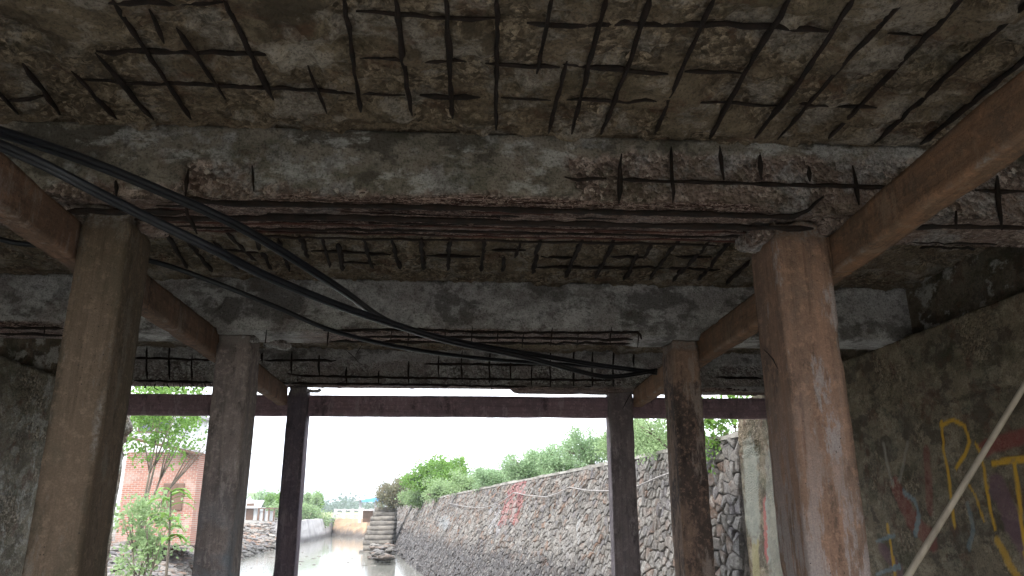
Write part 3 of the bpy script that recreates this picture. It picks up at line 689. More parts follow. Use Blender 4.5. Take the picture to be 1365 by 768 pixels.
o = mb.build('rubble_stones', M['stone'], rwall); o['kind'] = 'stuff'
# coping
mb = MB(); yy = 11.72
prev = None; V = []; F = []
ys = np.concatenate([np.arange(11.72, 96, .45)])
for n_, y in enumerate(ys):
    p = wall_pt(y, 1.0); j = [rnd.uniform(-.02, .02) for _ in range(3)]
    V += [(p[0]-.05+j[0], y, p[2]-.03), (p[0]-.04+j[1], y, p[2]+.05+j[2]), (p[0]+.5, y, p[2]+.06+j[0]), (p[0]+.5, y, p[2]-.04)]
    if n_:
        b = (n_-1)*4; F += [(b, b+1, b+5, b+4), (b+1, b+2, b+6, b+5), (b+2, b+3, b+7, b+6), (b+3, b, b+4, b+7)]
F += [(0, 3, 2, 1)]
M['coping'] = simple('coping_mortar', (.30, .285, .26), (.2, .185, .165), 3, .9, .5, 18, .03)
link('coping', mesh('coping', V, F, False), M['coping'], rwall)
# cable along the wall
def on_wall(px, py, off=.06):
    best = None; v = ray(px, py)
    for Y in np.concatenate([np.arange(11.9, 40, .1), np.arange(40, 95, .5)]):
        P = v*(Y/v.y); zt = np.interp(Y, ST[:, 0], ST[:, 2]); vv = (P.z-HW+.2)/(zt-HW+.2); xw = wall_pt(Y, vv)[0]
        e = abs(P.x-xw)
        if best is None or e < best[0]: best = (e, P)
    p = best[1]; return Vector((p.x-off, p.y, p.z+.01))
cp = [(520, 700), (540, 696), (560, 690), (585, 680), (601, 671), (620, 675), (635, 677), (650, 677), (667, 672), (680, 664), (690, 657), (709, 661), (734, 663), (750, 658), (765, 650), (786, 654), (807, 655), (830, 655), (855, 650), (885, 637), (930, 622), (960, 612)]
mb = MB(); mb.tube([on_wall(*c, .12) for c in cp], .016, 6)
M['grey_cable'] = simple('grey_cable', (.30, .28, .27), (.22, .2, .19), 6, .7, .1)
tag(mb.build('cable', M['grey_cable'], None, True), 'grey hose hanging in loops along the face of the stone retaining wall', 'hose')

# ------------------------------------------------------------------ water, ground, banks
t = NT('canal_water'); w1 = t.noise(1.6, 3, .5, t.map((1, 2.4, 1))); w2 = t.noise(9, 3, .5, t.map((1, 2, 1)))
c = t.mix(t.step(t.noise(.15, 4), .4, .6), (.22, .22, .195), (.28, .275, .245))
M['water'] = t.done(c, .03, t.bump(w2, .10, .015, t.bump(w1, .13, .05)), IOR=1.33, Specular_IOR_Level=.6)
xs_ = np.linspace(-40, 30, 15); ys_ = np.concatenate([np.linspace(-30, 160, 39)])
V = [(x, y, HW) for x in xs_ for y in ys_]; k = len(ys_)
F = [(i*k+j, (i+1)*k+j, (i+1)*k+j+1, i*k+j+1) for i in range(len(xs_)-1) for j in range(k-1)]
o = link('water', mesh('water', V, F), M['water']); o['kind'] = 'structure'
M['mud'] = simple('bank_mud', (.24, .22, .2), (.15, .14, .125), .8, .9, .7, 9, .06)
M['field'] = simple('field', (.26, .27, .12), (.33, .29, .17), .12, .95, .4, 5, .05)
# left bank: from the waterline up to the land behind it
LB = [(-30, -5.9), (11.7, -5.9), (11.8, -5.2), (22, -8.0), (37, -11.7), (54, -14.0), (80, -15.8), (98, -17.4), (114, -18.2), (150, -22)]
LBy = np.array([a for a, b in LB]); LBx = np.array([b for a, b in LB])
def bank_z(off): return np.interp(off, [0, .6, 1.6, 3.0, 6, 400], [HW-.35, HW+.35, -2.1, -1.35, -1.05, -1.0])
Yb = np.concatenate([np.arange(-30, 11.7, 4), np.arange(11.8, 60, .35), np.arange(60, 150, 2.0)]); Ob = np.array([0, .3, .6, .9, 1.2, 1.6, 2, 2.5, 3, 3.6, 4.4, 6, 9, 16, 40, 150])
V = []
for y in Yb:
    x0 = np.interp(y, LBy, LBx)
    for o_ in Ob: V.append((x0-o_, y, float(bank_z(o_))))
V = np.array(V); n = fbm(V, (1.3, 1.3, 0), 4, 6); near = np.exp(-np.maximum(0, np.tile(Ob, len(Yb))-4)/3); V[:, 2] += n*.25*near; V[:, 0] += fbm(V, (1, 1, 0), 3, 16)*.3*near*(V[:, 1] > 13)
k = len(Ob); F = [(i*k+j, i*k+j+1, (i+1)*k+j+1, (i+1)*k+j) for i in range(len(Yb)-1) for j in range(k-1)]
o = link('left_bank', mesh('left_bank', V, F, True), M['mud']); o['kind'] = 'structure'
# right bank land behind the stone wall
Yb = np.concatenate([np.arange(-30, 11.7, 4), np.arange(11.72, 96, 1.2), [96, 150]]); V = []
for y in Yb:
    if y < 11.7: x0 = 4.9; z0 = 1.3
    else: x0, z0 = wall_pt(min(y, 96), 1)[0]+.35, wall_pt(min(y, 96), 1)[2]-.03
    for o_ in (0, .6, 1.5, 4, 12, 60, 200): V.append((x0+o_, y, z0+min(o_, 2)*.08))
k = 7; F = [(i*k+j, (i+1)*k+j, (i+1)*k+j+1, i*k+j+1) for i in range(len(Yb)-1) for j in range(k-1)]
M['soil'] = simple('bank_soil', (.20, .19, .10), (.12, .13, .06), 1.5, .95, .5, 9, .05)
o = link('right_bank', mesh('right_bank', V, F, True), M['soil']); o['kind'] = 'structure'
# land to the horizon
V = [(-3000, 108, -1.06), (3000, 108, -1.06), (3000, 3500, -1.0), (-3000, 3500, -1.0), (-3000, -400, -3.4), (3000, -400, -3.4), (3000, 107.9, -3.4), (-3000, 107.9, -3.4)]
o = link('ground', mesh('ground', V, [(0, 1, 2, 3), (4, 5, 6, 7)]), M['field']); o['kind'] = 'structure'

# rubble
def boulder(c, s, squash=.6):
    V = []; F = []; n = 7; ring = [(-.5, .55), (-.1, 1.), (.35, .8)]
    ph = rnd.random()*6; ax = rnd.uniform(.7, 1.3)
    for z, r_ in ring:
        for q in range(n):
            a = ph+2*math.pi*q/n; rr = r_*rnd.uniform(.7, 1.15)*s; V.append((c[0]+math.cos(a)*rr*ax, c[1]+math.sin(a)*rr/ax, c[2]+z*s*squash*rnd.uniform(.8, 1.2)))
    V.append((c[0], c[1], c[2]+.55*s*squash))
    for k_ in range(2):
        for q in range(n): F.append((k_*n+q, k_*n+(q+1) % n, (k_+1)*n+(q+1) % n, (k_+1)*n+q))
    for q in range(n): F.append((2*n+q, 2*n+(q+1) % n, 3*n))
    return V, F
t = NT('rubble'); tn = t.attr('tone', 'Color'); zz = t.sep(t.pos)[2]; c = t.mix(t.step(t.noise(8, 6, .7), .3, .7, 0, .5), tn, (.22, .2, .18))
c = t.mix(t.step(zz, -2.3, -2.8, 0, .7), c, (.07, .065, .06)); M['rubble'] = t.done(c, .9, t.bump(t.noise(15, 6), .5, .04))
mb = MB()
for q in range(2600):
    y = 12+(rnd.random()**1.6)*66; x0 = float(np.interp(y, LBy, LBx)); o_ = abs(rnd.gauss(0, 1.6))+.1; s = rnd.uniform(.06, .2)*(1+y/60)
    z = float(bank_z(o_)); t_ = rnd.choice(tones); u_ = rnd.uniform(.8, 1.4); mb.add(*boulder((x0-o_, y, z+s*.2), s), col=tuple(x*u_ for x in t_))
o = mb.build('rubble', M['rubble']); tag(o, 'broken stones and rubble heaped along the left bank', 'rubble', kind='stuff')
mb = MB()
for q in range(420):
    p = atZ(rnd.uniform(497, 522), rnd.uniform(712, 741), HW+rnd.uniform(0, .9)); t_ = rnd.choice(tones); s = rnd.uniform(.12, .4)
    if p.y < 45 or p.y > 95: continue
    mb.add(*boulder((p.x, p.y, max(HW, p.z-.2)), s), col=tuple(x*.75 for x in t_))
o = mb.build('rubble', M['rubble']); tag(o, 'dark wet rubble at the foot of the stone steps', 'rubble', kind='stuff')
mb = MB()
for q in range(46):
    p = atZ(rnd.uniform(335, 540), 720+rnd.random()**1.5*60, HW+.005); L = rnd.uniform(.05, .35)*p.y/40
    if p.x < float(np.interp(p.y, LBy, LBx))+.4: continue
    a_ = rnd.uniform(0, 3.14); mb.tube([p, p+Vector((math.cos(a_)*L*.5, math.sin(a_)*L*.5, .012)), p+Vector((math.cos(a_+.3)*L, math.sin(a_+.3)*L, 0))], .012*p.y/30, 5)
o = mb.build('floating_litter', M['dark_wood'] if 'dark_wood' in M else M['bark'] if 'bark' in M else M['mud']); tag(o, 'twigs and scraps floating on the canal', 'litter', kind='stuff')
# stack of stones standing in the left shallows
st_root = tag(empty('stone_stack', (0, 0, 0)), 'dark leaning stack of rough stones standing at the left water edge', 'stone pile')
b0 = atZ(358, 726, HW+.1)
for q in range(9):
    V, F = boulder((b0.x+.05*q+rnd.uniform(-.12, .12), b0.y, HW+.12+q*.27), .42-.028*q, .5)
    mb = MB(); mb.add(V, F, (.13, .12, .12)); mb.build('stone', M['rubble'], st_root)

# stepped stone stair
stair = tag(empty('stone_steps', (0, 0, 0)), 'stepped stone stair climbing from the water beside the far end of the stone wall', 'steps')
M['step'] = simple('step_stone', (.22, .20, .175), (.12, .11, .1), 2, .95, .6, 8, .06)
for q in range(10):
    xa = -7.35+q*.05+rnd.uniform(-.12, .12); z0 = HW-.2+q*.37 if q else HW-.2; z1 = HW+.12+q*.34
    rough_box(lin(xa, -5.2, .3), lin(58.5+q*.42, 64, .5), [HW+.12+(q-1)*.34 if q else HW-.2, z1], lambda P, N, s=q: (fbm(P, 2, 3, s)*.09, np.zeros(len(P))), 'step', M['step'], stair)

# far canal walls
t = NT('far_wall'); zz = t.sep(t.pos)[2]; c = t.mix(t.step(t.noise(.8, 6), .4, .6), (.40, .38, .38), (.28, .265, .27)); c = t.mix(t.step(zz, -2.3, -2.8), c, (.11, .10, .10))
M['far_wall'] = t.done(c, .9, t.bump(t.noise(3, 5), .4, .1))
t = NT('tan_wall'); zz = t.sep(t.pos)[2]; c = t.mix(t.step(t.noise(.8, 6), .4, .6), (.44, .30, .19), (.34, .25, .18)); c = t.mix(t.step(t.math('ADD', zz, t.noise(.9, 4)), -1.5, -2.2), c, (.13, .11, .10))
M['tan_wall'] = t.done(c, .9, t.bump(t.noise(3, 5), .4, .1))
def ribbon_wall(name, pts, z0, z1, th, m, label):
    V = []; F = []
    dense = []
    for (a, b) in zip(pts[:-1], pts[1:]):
        n = max(2, int((Vector(b)-Vector(a)).length/1.2)); dense += [Vector(a).lerp(Vector(b), i/n) for i in range(n)]
    dense.append(Vector(pts[-1])); zs = np.linspace(z0, z1, 6)
    for i, p in enumerate(dense):
        d = (dense[min(i+1, len(dense)-1)]-dense[max(0, i-1)]).normalized(); nn = Vector((d.y, -d.x))
        for s in (0, 1):
            for z in (zs if s == 0 else zs[::-1]):
                o_ = (1-(z-z0)/(z1-z0))*.5+rnd.uniform(-.05, .05) if s == 0 else -th
                V.append((p.x+nn.x*o_, p.y+nn.y*o_, z+rnd.uniform(-.03, .03)))
        if i:
            b0_ = (i-1)*12
            for q in range(12): F.append((b0_+q, b0_+(q+1) % 12, b0_+12+(q+1) % 12, b0_+12+q))
    F += [tuple(range(11, -1, -1)), tuple(len(dense)*12-12+q for q in range(12))]
    o = link(name, mesh(name, V, F), m); tag(o, label, 'wall')
gp = [atZ(372, 727, HW), atZ(405, 722, HW), atZ(430, 716, HW), atZ(446, 710, HW)]
ribbon_wall('canal_wall', [(p.x, p.y) for p in gp], HW-.2, -.98, .8, M['far_wall'], 'pale grey canal wall on the far left bank, below the slender trees')
tp = [atZ(446, 713, HW), atZ(470, 715.5, HW), atZ(490, 717, HW)]
ribbon_wall('canal_wall', [(p.x, p.y) for p in tp], HW-.2, -1.0, 3.0, M['tan_wall'], 'tan coloured canal wall under the pale railing, next to the stone steps')
# slab of bank behind the tan wall
TB = (tp[0].x, tp[0].y); TC = (tp[2].x, tp[2].y)
V = [(gp[3].x-1, gp[3].y+.3, -1.02), (TB[0], TB[1]+.9, -1.02), (TC[0]+14, TC[1]+1.2, -1.02), (TC[0]+30, 150, -1.02), (-60, 150, -1.02)]
o = link('far_bank', mesh('far_bank', V, [(0, 1, 2, 3, 4)]), M['field']); o['kind'] = 'structure'
# railing
rail = tag(empty('railing', (0, 0, 0)), 'low pale concrete railing of posts and two rails on the tan canal wall', 'railing')
M['rail'] = simple('rail_paint', (.55, .54, .54), (.42, .41, .42), 2, .85, .2)
A = Vector((atY(447, 690, TB[1]+1).x, TB[1]+1.0)); Bv = Vector((TC[0]+1.2, TC[1]+1.0))
for q in range(6):
    p = A.lerp(Bv, q/5); w = .2 if q != 3 else .3; mb = MB(); mb.box(p.x-w, p.x+w, p.y-w, p.y+w, -1.15, .12 if q != 3 else .22); mb.build('post', M['rail'], rail)
for z in (-.55, -.05):
    for q in range(5):
        p, r_ = A.lerp(Bv, q/5), A.lerp(Bv, (q+1)/5); mb = MB(); mb.tube([(p.x+.2, p.y, z), (r_.x-.2, r_.y, z)], .07, 4); mb.build('rail', M['rail'], rail)

# blue-roofed shed
shed = tag(empty('shed', (0, 0, 0)), 'open shed with a bright blue sheet roof behind the stone steps', 'shed')
M['blue'] = simple('blue_sheet', (.10, .30, .62), (.14, .36, .66), 1, .5, .1)
M['dark_wood'] = simple('brown_timber', (.18, .11, .08), (.12, .08, .06), 2, .85, .3)
M['tin'] = simple('weathered_tin', (.40, .40, .41), (.28, .27, .27), 1.2, .6, .3)
Ys = 76.0; p1 = atY(472, 668, Ys); p2 = atY(517, 660, Ys)
mb = MB(); n = 14
for q in range(n):
    a = p1.lerp(p2, q/n); b = p1.lerp(p2, (q+1)/n); dz = .04*(q % 2)
    mb.add([(a.x, Ys-.5, a.z+dz), (b.x, Ys-.5, b.z+.04-dz), (b.x, Ys+4, b.z+.04-dz+.3), (a.x, Ys+4, a.z+dz+.3),
            (a.x, Ys-.5, a.z+dz-.06), (b.x, Ys-.5, b.z-.02-dz), (b.x, Ys+4, b.z+.04-dz+.24), (a.x, Ys+4, a.z+dz+.24)], [(0, 1, 2, 3), (7, 6, 5, 4), (0, 4, 5, 1), (1, 5, 6, 2), (2, 6, 7, 3), (3, 7, 4, 0)])
mb.build('roof', M['tin'], shed)
mb = MB(); q1 = atY(499, 668, Ys-.6); q0 = atY(482, 668.5, Ys-.6)
mb.add([(q0.x, Ys-.62, q0.z-.05), (p2.x, Ys-.62, q1.z-.1), (p2.x, Ys-.62, p2.z-.05), (q0.x, Ys-.62, q0.z+.1),
        (q0.x, Ys-.55, q0.z-.05), (p2.x, Ys-.55, q1.z-.1), (p2.x, Ys-.55, p2.z-.05), (q0.x, Ys-.55, q0.z+.1)], [(0, 1, 2, 3), (7, 6, 5, 4), (0, 4, 5, 1), (2, 6, 7, 3), (1, 5, 6, 2), (0, 3, 7, 4)])
mb.build('blue_fascia', M['blue'], shed)
for px in (479, 499, 514):
    a = atY(px, 700, Ys); mb = MB(); mb.box(a.x-.12, a.x+.12, Ys-.1, Ys+.12, -1.2, atY(px, 669-(px-472)*.18, Ys).z+.05); mb.build('post', M['rail'], shed)
a = atY(483, 690, Ys+3); b = atY(515, 690, Ys+3); mb = MB(); mb.box(a.x, b.x, Ys+3.2, Ys+3.4, -1.2, -.1); mb.build('low_wall', M['dark_wood'], shed)

# brick house on the left
house = tag(empty('house', (0, 0, 0)), 'red brick house with a sagging tin roof on the left bank', 'house')
t = NT('brick'); br = t.n.new('ShaderNodeTexBrick'); t.l.new(t.map((1, 1, 1), (R(90), 0, 0)), br.inputs['Vector']); br.inputs['Scale'].default_value = 1
br.inputs['Brick Width'].default_value = .24; br.inputs['Row Height'].default_value = .085; br.inputs['Mortar Size'].default_value = .012
br.inputs['Color1'].default_value = (.36, .15, .10, 1); br.inputs['Color2'].default_value = (.27, .12, .085, 1); br.inputs['Mortar'].default_value = (.36, .31, .28, 1)
c = t.mix(t.step(t.noise(1.2, 6), .5, .65, 0, .6), br.outputs['Color'], (.42, .34, .3)); M['brick'] = t.done(c, .9, t.bump(t.noise(12, 5), .5, .03))
Yh = 34.0; hr = atY(262, 640, Yh); zt = atY(262, 603, Yh).z; xl = atY(170, 600, Yh).x
mb = MB(); mb.box(xl, hr.x, Yh, Yh+7, -1.4, zt); mb.build('wall', M['brick'], house)
ra = atY(160, 577, Yh-.6); rb = atY(268, 602, Yh-.6); mb = MB(); n = 40
for q in range(n):
    a = ra.lerp(rb, q/n); b = ra.lerp(rb, (q+1)/n); dz = .05*(q % 2)
    mb.add([(a.x, Yh-.6, a.z+dz), (b.x, Yh-.6, b.z+.05-dz), (b.x, Yh+7.4, b.z+.55-dz), (a.x, Yh+7.4, a.z+.5+dz),
            (a.x, Yh-.6, a.z+dz-.05), (b.x, Yh-.6, b.z-dz), (b.x, Yh+7.4, b.z+.5-dz), (a.x, Yh+7.4, a.z+.45+dz)], [(0, 1, 2, 3), (7, 6, 5, 4), (0, 4, 5, 1), (1, 5, 6, 2), (2, 6, 7, 3), (3, 7, 4, 0)])
mb.build('roof', M['tin'], house)
mb = MB(); a = ra+Vector((0, .1, -.12)); b = rb+Vector((0, .1, -.12)); mb.tube([a, b], .07, 6); mb.build('roof_beam', M['dark_wood'], house)
mb = MB(); mb.tube([atY(238, 600, Yh-.3), atY(257, 611, Yh-.3)], .06, 6); mb.build('brace', M['dark_wood'], house)
mb = MB(); a = atY(232, 668, Yh-.02); mb.box(a.x-.5, a.x+.35, Yh-.06, Yh-.004, .0, 1.1); mb.build('shutter', M['dark_wood'], house)
# pale building far left
pb = tag(empty('building', (0, 0, 0)), 'pale plastered building with a tin roof left of the brick house', 'building')
M['plaster'] = simple('pale_plaster', (.62, .63, .64), (.5, .51, .52), 1, .9, .2)
Yp = 48.0; a = atY(150, 600, Yp); b = atY(229, 600, Yp); mb = MB(); mb.box(a.x, b.x, Yp, Yp+6, -1.2, atY(200, 548, Yp).z); mb.build('wall', M['plaster'], pb)
M['glass'] = simple('window_glass', (.03, .04, .05), (.05, .06, .07), 2, .1, 0, spec=.6)
for px in (195, 218):
    w = atY(px, 565, Yp); f = MB(); f.box(w.x-.45, w.x+.45, Yp-.05, Yp-.003, w.z-.55, w.z+.5); fo = f.build('window', M['dark_wood'], pb)
    g = MB(); g.box(w.x-.36, w.x+.36, Yp-.07, Yp-.052, w.z-.46, w.z+.41); g.build('pane', M['glass'], fo)
mb = MB(); mb.box(a.x-.4, b.x+.4, Yp-.5, Yp+6.4, atY(200, 548, Yp).z+.003, atY(200, 545, Yp).z+.05); mb.build('roof', M['tin'], pb)
# small hut among the far left trees
hut = tag(empty('hut', (0, 0, 0)), 'small hut with a pale sheet roof beyond the left rubble bank', 'hut')
Yq = 88.0; a = atY(318, 690, Yq); b = atY(342, 690, Yq); zt = atY(330, 676, Yq).z
mb = MB(); mb.box(a.x, b.x, Yq, Yq+4, -1.2, zt); mb.build('wall', M['plaster'], hut)
mb = MB(); mb.add([(a.x-.3, Yq-.6, zt-.05), (b.x+.5, Yq-.6, zt-.05), (b.x+.2, Yq+2, zt+.75), (a.x-.2, Yq+2, zt+.75), (a.x-.3, Yq-.6, zt-.15), (b.x+.5, Yq-.6, zt-.15), (b.x+.2, Yq+2, zt+.65), (a.x-.2, Yq+2, zt+.65)],
                  [(0, 1, 2, 3), (7, 6, 5, 4), (0, 4, 5, 1), (1, 5, 6, 2), (2, 6, 7, 3), (3, 7, 4, 0)]); mb.build('roof', M['tin'], hut)
mb = MB(); c_ = a.lerp(b, .6); mb.box(c_.x-.4, c_.x+.4, Yq-.05, Yq-.003, -1.1, .7); mb.build('door', M['dark_wood'], hut)
lean = tag(empty('lean_to', (0, 0, 0)), 'low open lean-to with a brown roof right of the small hut', 'shelter')
Yq = 86.0; a = atY(343, 690, Yq); b = atY(365, 690, Yq); zt = atY(350, 677, Yq).z
mb = MB(); mb.box(a.x, b.x, Yq, Yq+3, zt-.12, zt); mb.build('roof', M['dark_wood'], lean)
for q in range(4):
    p = a.lerp(b, q/3*.94+.03); mb = MB(); mb.box(p.x-.08, p.x+.08, Yq+.1, Yq+.25, -1.3, zt-.122); mb.build('post', M['dark_wood'], lean)
mb = MB(); mb.box(a.x+.1, a.x+(b.x-a.x)*.6, Yq+.3, Yq+2.6, -1.3, -.1); mb.build('wall', M['plaster'], lean)

# ------------------------------------------------------------------ plants
def leaf_mat(name, c1, c2, c3):
    t = NT(name); c = t.mix(t.step(t.noise(2.2, 5), .35, .65), c1, c2); c = t.mix(t.step(t.noise(14, 3), .5, .7, 0, .7), c, c3)
    t.done(c, .6, None, Specular_IOR_Level=.3)
    tr = t.n.new('ShaderNodeBsdfTranslucent'); t.inp(tr, 'Color', t.mix(.5, c, c3)); mx = t.n.new('ShaderNodeMixShader'); mx.inputs[0].default_value = .35
    t.l.new(t.b.outputs[0], mx.inputs[1]); t.l.new(tr.outputs[0], mx.inputs[2]); t.l.new(mx.outputs[0], t.n['Material Output'].inputs['Surface']); return t.m
M['lf_mid'] = leaf_mat('leaf_green', (.20, .30, .13), (.27, .38, .18), (.38, .48, .27))
M['lf_bright'] = leaf_mat('leaf_bright', (.12, .24, .05), (.16, .30, .06), (.26, .40, .10))
M['lf_blue'] = leaf_mat('leaf_bluish', (.20, .31, .16), (.27, .39, .21), (.36, .47, .28))
M['lf_dry'] = leaf_mat('leaf_dry', (.22, .20, .13), (.16, .18, .09), (.30, .25, .18))
M['lf_far'] = leaf_mat('leaf_far', (.08, .13, .10), (.12, .17, .12), (.16, .2, .14))
M['bark'] = simple('bark', (.20, .17, .13), (.13, .11, .09), 5, .9, .6, 30, .02)
nr_ = np.random.RandomState(5)
def leaves(C, D, size, aspect=.45, jitter=.6):
    """folded diamond leaves at C, pointing roughly along D"""
    n = len(C); D = D+nr_.normal(0, jitter, (n, 3)); D /= np.linalg.norm(D, axis=1, keepdims=True)+1e-9
    U = np.cross(D, nr_.normal(0, 1, (n, 3))); U /= np.linalg.norm(U, axis=1, keepdims=True)+1e-9
    W = np.cross(D, U); s = size*nr_.uniform(.6, 1.3, (n, 1))
    V = np.stack([C, C+D*s*.5+U*s*aspect+W*s*.08, C+D*s, C+D*s*.5-U*s*aspect+W*s*.08], 1).reshape(-1, 3)
    F = np.arange(n*4).reshape(n, 4); return V, F
def crown_mesh(blobs, n_clump, per, clump, leaf, droop=0., aspect=.4):
    """clumps of leaves spread through several uneven lobes"""
    C = []; D = []
    vol = np.array([b[3]*b[4]*b[5] for b in blobs]); vol = vol/vol.sum()
    for b, v in zip(blobs, vol):
        m = max(3, int(n_clump*v)); u = nr_.normal(0, 1, (m, 3)); u /= np.linalg.norm(u, axis=1, keepdims=True); rr = nr_.uniform(.35, 1., (m, 1))**.6*(1+.18*nr_.normal(0, 1, (m, 1)))
        cc = np.array(b[:3])+u*rr*np.array(b[3:6])
        keep = fbm(cc, 2.2/max(.3, b[3]), 3, 3) > -.16; cc = cc[keep]; u = u[keep]
        for c0, u0 in zip(cc, u):
            k_ = per; off = nr_.normal(0, clump*.5, (k_, 3)); C.append(c0+off); D.append(np.repeat((u0+np.array([0, 0, .2-droop]))[None], k_, 0)+off/clump*.6)
    return leaves(np.concatenate(C), np.concatenate(D), leaf, aspect)
def plant(name, base, blobs, n_clump, per, clump, leaf, m, label, cat_, group=None, stems=4, droop=0., aspect=.4, trunk=.06, stem_name='stem'):
    root = empty(name, base); tag(root, label, cat_, group)
    V, F = crown_mesh(blobs, n_clump, per, clump, leaf, droop, aspect)
    fo = link('foliage' if stem_name == 'stem' else 'crown', mesh('foliage', V, F), M[m], root); fo['kind'] = 'stuff'
    mb = MB(); b = Vector(base)
    tops = [blobs[i % len(blobs)] for i in range(stems)]
    for q, tb in enumerate(tops):
        e = Vector(tb[:3])+Vector((rnd.uniform(-.4, .4)*tb[3], rnd.uniform(-.4, .4)*tb[4], rnd.uniform(-.1, .5)*tb[5]))
        midp = b.lerp(e, .5)+Vector((rnd.uniform(-.1, .1), rnd.uniform(-.1, .1), .15*(e-b).length*.3))
        mb.tube([b, b.lerp(midp, .5), midp, e], [trunk, trunk*.8, trunk*.55, trunk*.2], 6)
        for s_ in range(3):
            e2 = Vector(tb[:3])+Vector([rnd.uniform(-.8, .8)*tb[3+a_] for a_ in range(3)])+Vector((0, 0, rnd.uniform(0, .75)*tb[5])); mb.tube([midp, midp.lerp(e2, .6)+Vector((0, 0, .05)), e2], [trunk*.45, trunk*.3, trunk*.1], 5)
    mb.build(stem_name, M['bark'], root, True); return root
# feathery bushes on top of the stone wall: px of crown centre, half size in px, distance
G = 'bushes growing along the top of the stone retaining wall'
bush = [(868, 590, 30, 24, 17.0, 'lf_mid', 'tall green bush on the wall top just left of the brown stained column'),
        (838, 594, 26, 24, 18.5, 'lf_mid', 'green bush directly left of the charcoal column head, fullest of the feathery ones'),
        (790, 598, 32, 22, 21.0, 'lf_blue', 'feathery bush just left of the charcoal column, overhanging the wall'),
        (745, 612, 30, 18, 25.0, 'lf_blue', 'feathery bluish bush above the red paint, second left of the charcoal column'),
        (705, 624, 28, 16, 29.0, 'lf_blue', 'bluish feathery bush directly right of the pale roof edge'),
        (665, 641, 24, 10, 33.0, 'lf_blue', 'low pale bush in front of the distant roof edge'),
        (630, 645, 26, 12, 39.0, 'lf_mid', 'low spreading bush at the right foot of the bright green shrub'),
        (592, 655, 26, 11, 46.0, 'lf_mid', 'low pale green bush under the bright green shrub'),
        (558, 663, 22, 9, 54.0, 'lf_mid', 'small pale bush left of the low bush under the bright shrub'),
        (524, 663, 14, 12, 62.0, 'lf_dry', 'dry brownish scrub at the far left end of the stone wall')]
for (px, py, hw, hh, Y, mk, lab) in bush:
    c = atY(px, py, Y); sx = hw/FOC*Y*1.05; sz = hh/FOC*Y*1.05; zt = np.interp(Y, ST[:, 0], ST[:, 2])
    bl = [(c.x, c.y, c.z-.15*sz, sx*.7, .8, sz*.6)]
    for q in range(16): bl.append((c.x+rnd.uniform(-1.05, 1.05)*sx, c.y+rnd.uniform(-.5, .6), c.z+rnd.uniform(-.6, .95)*sz, sx*rnd.uniform(.12, .4), .4, sz*rnd.uniform(.12, .38)))
    sc = Y/20
    plant('bush', (c.x+.1, max(c.y, Y), zt+.05), bl, 420, 26, .16*sc**.5, .075*sc**.7, mk, lab, 'bush', G, droop=.35, aspect=.22, trunk=.03*sc)
c = atY(585, 634, 52)
bl = [(atY(px, py, 52).x, 52+rnd.uniform(-1, 1), atY(px, py, 52).z, r_, r_, r_*.8) for px, py, r_ in ((560, 636, .9), (580, 632, 1.1), (600, 626, 1.0), (612, 622, .6), (572, 624, .7), (594, 640, 1.1), (614, 632, .7), (548, 645, .7), (586, 620, .6))]
plant('shrub', (c.x, 52, .6), bl, 520, 22, .28, .15, 'lf_bright', 'tall bright green shrub standing above the other bushes on the far part of the wall', 'shrub', trunk=.08)
c = atY(535, 650, 62)
bl = [(atY(px, py, 62).x, 62+rnd.uniform(-1, 1), atY(px, py, 62).z, r_, r_, r_*.8) for px, py, r_ in ((528, 655, .8), (540, 648, .9), (550, 643, .7), (518, 660, .7), (512, 652, .5))]
plant('shrub', (c.x, 62, .5), bl, 220, 20, .3, .14, 'lf_dry', 'thin brownish shrub between the bright green shrub and the stone steps', 'shrub', trunk=.07)
# leafy creeper between the right columns
bl = [(atY(px, py, 12.5).x, 12.5, atY(px, py, 12.5).z, r_, .25, r_) for px, py, r_ in ((952, 572, .22), (965, 590, .2), (948, 600, .2), (972, 570, .2), (958, 550, .25), (930, 560, .3), (975, 612, .12), (990, 540, .3))]
plant('creeper', (4.5, 12.4, 1.12), bl, 150, 12, .1, .085, 'lf_bright', 'leafy green creeper hanging over the wall between the two right hand front columns', 'creeper', trunk=.02, aspect=.35)
bl = [(atY(px, py, 15).x, 15., atY(px, py, 15).z, r_, .3, r_) for px, py, r_ in ((862, 585, .35), (880, 575, .3), (905, 580, .4), (850, 570, .25))]
plant('bush', (atY(870, 600, 15).x+.4, 15, 1.1), bl, 150, 20, .14, .06, 'lf_mid', 'pale leafy bush seen between the charcoal and the brown stained columns', 'bush', G, trunk=.02, aspect=.3)
# trees on the left
bl = [(atY(px, py, 24).x, 24+rnd.uniform(-1, 1), atY(px, py, 24).z, r_, r_, r_*.8) for px, py, r_ in ((245, 578, .7), (225, 565, .9), (258, 590, .4), (235, 540, .9), (200, 540, 1.), (190, 580, .9), (262, 560, .45), (225, 600, .5), (210, 510, .9), (250, 512, .7), (170, 520, .9))]
plant('tree', (atY(185, 690, 24).x, 24, -1.1), bl, 420, 18, .22, .11, 'lf_bright', 'green leafy tree rising over the brick house on the left', 'tree', stems=4, trunk=.05, stem_name='trunk')
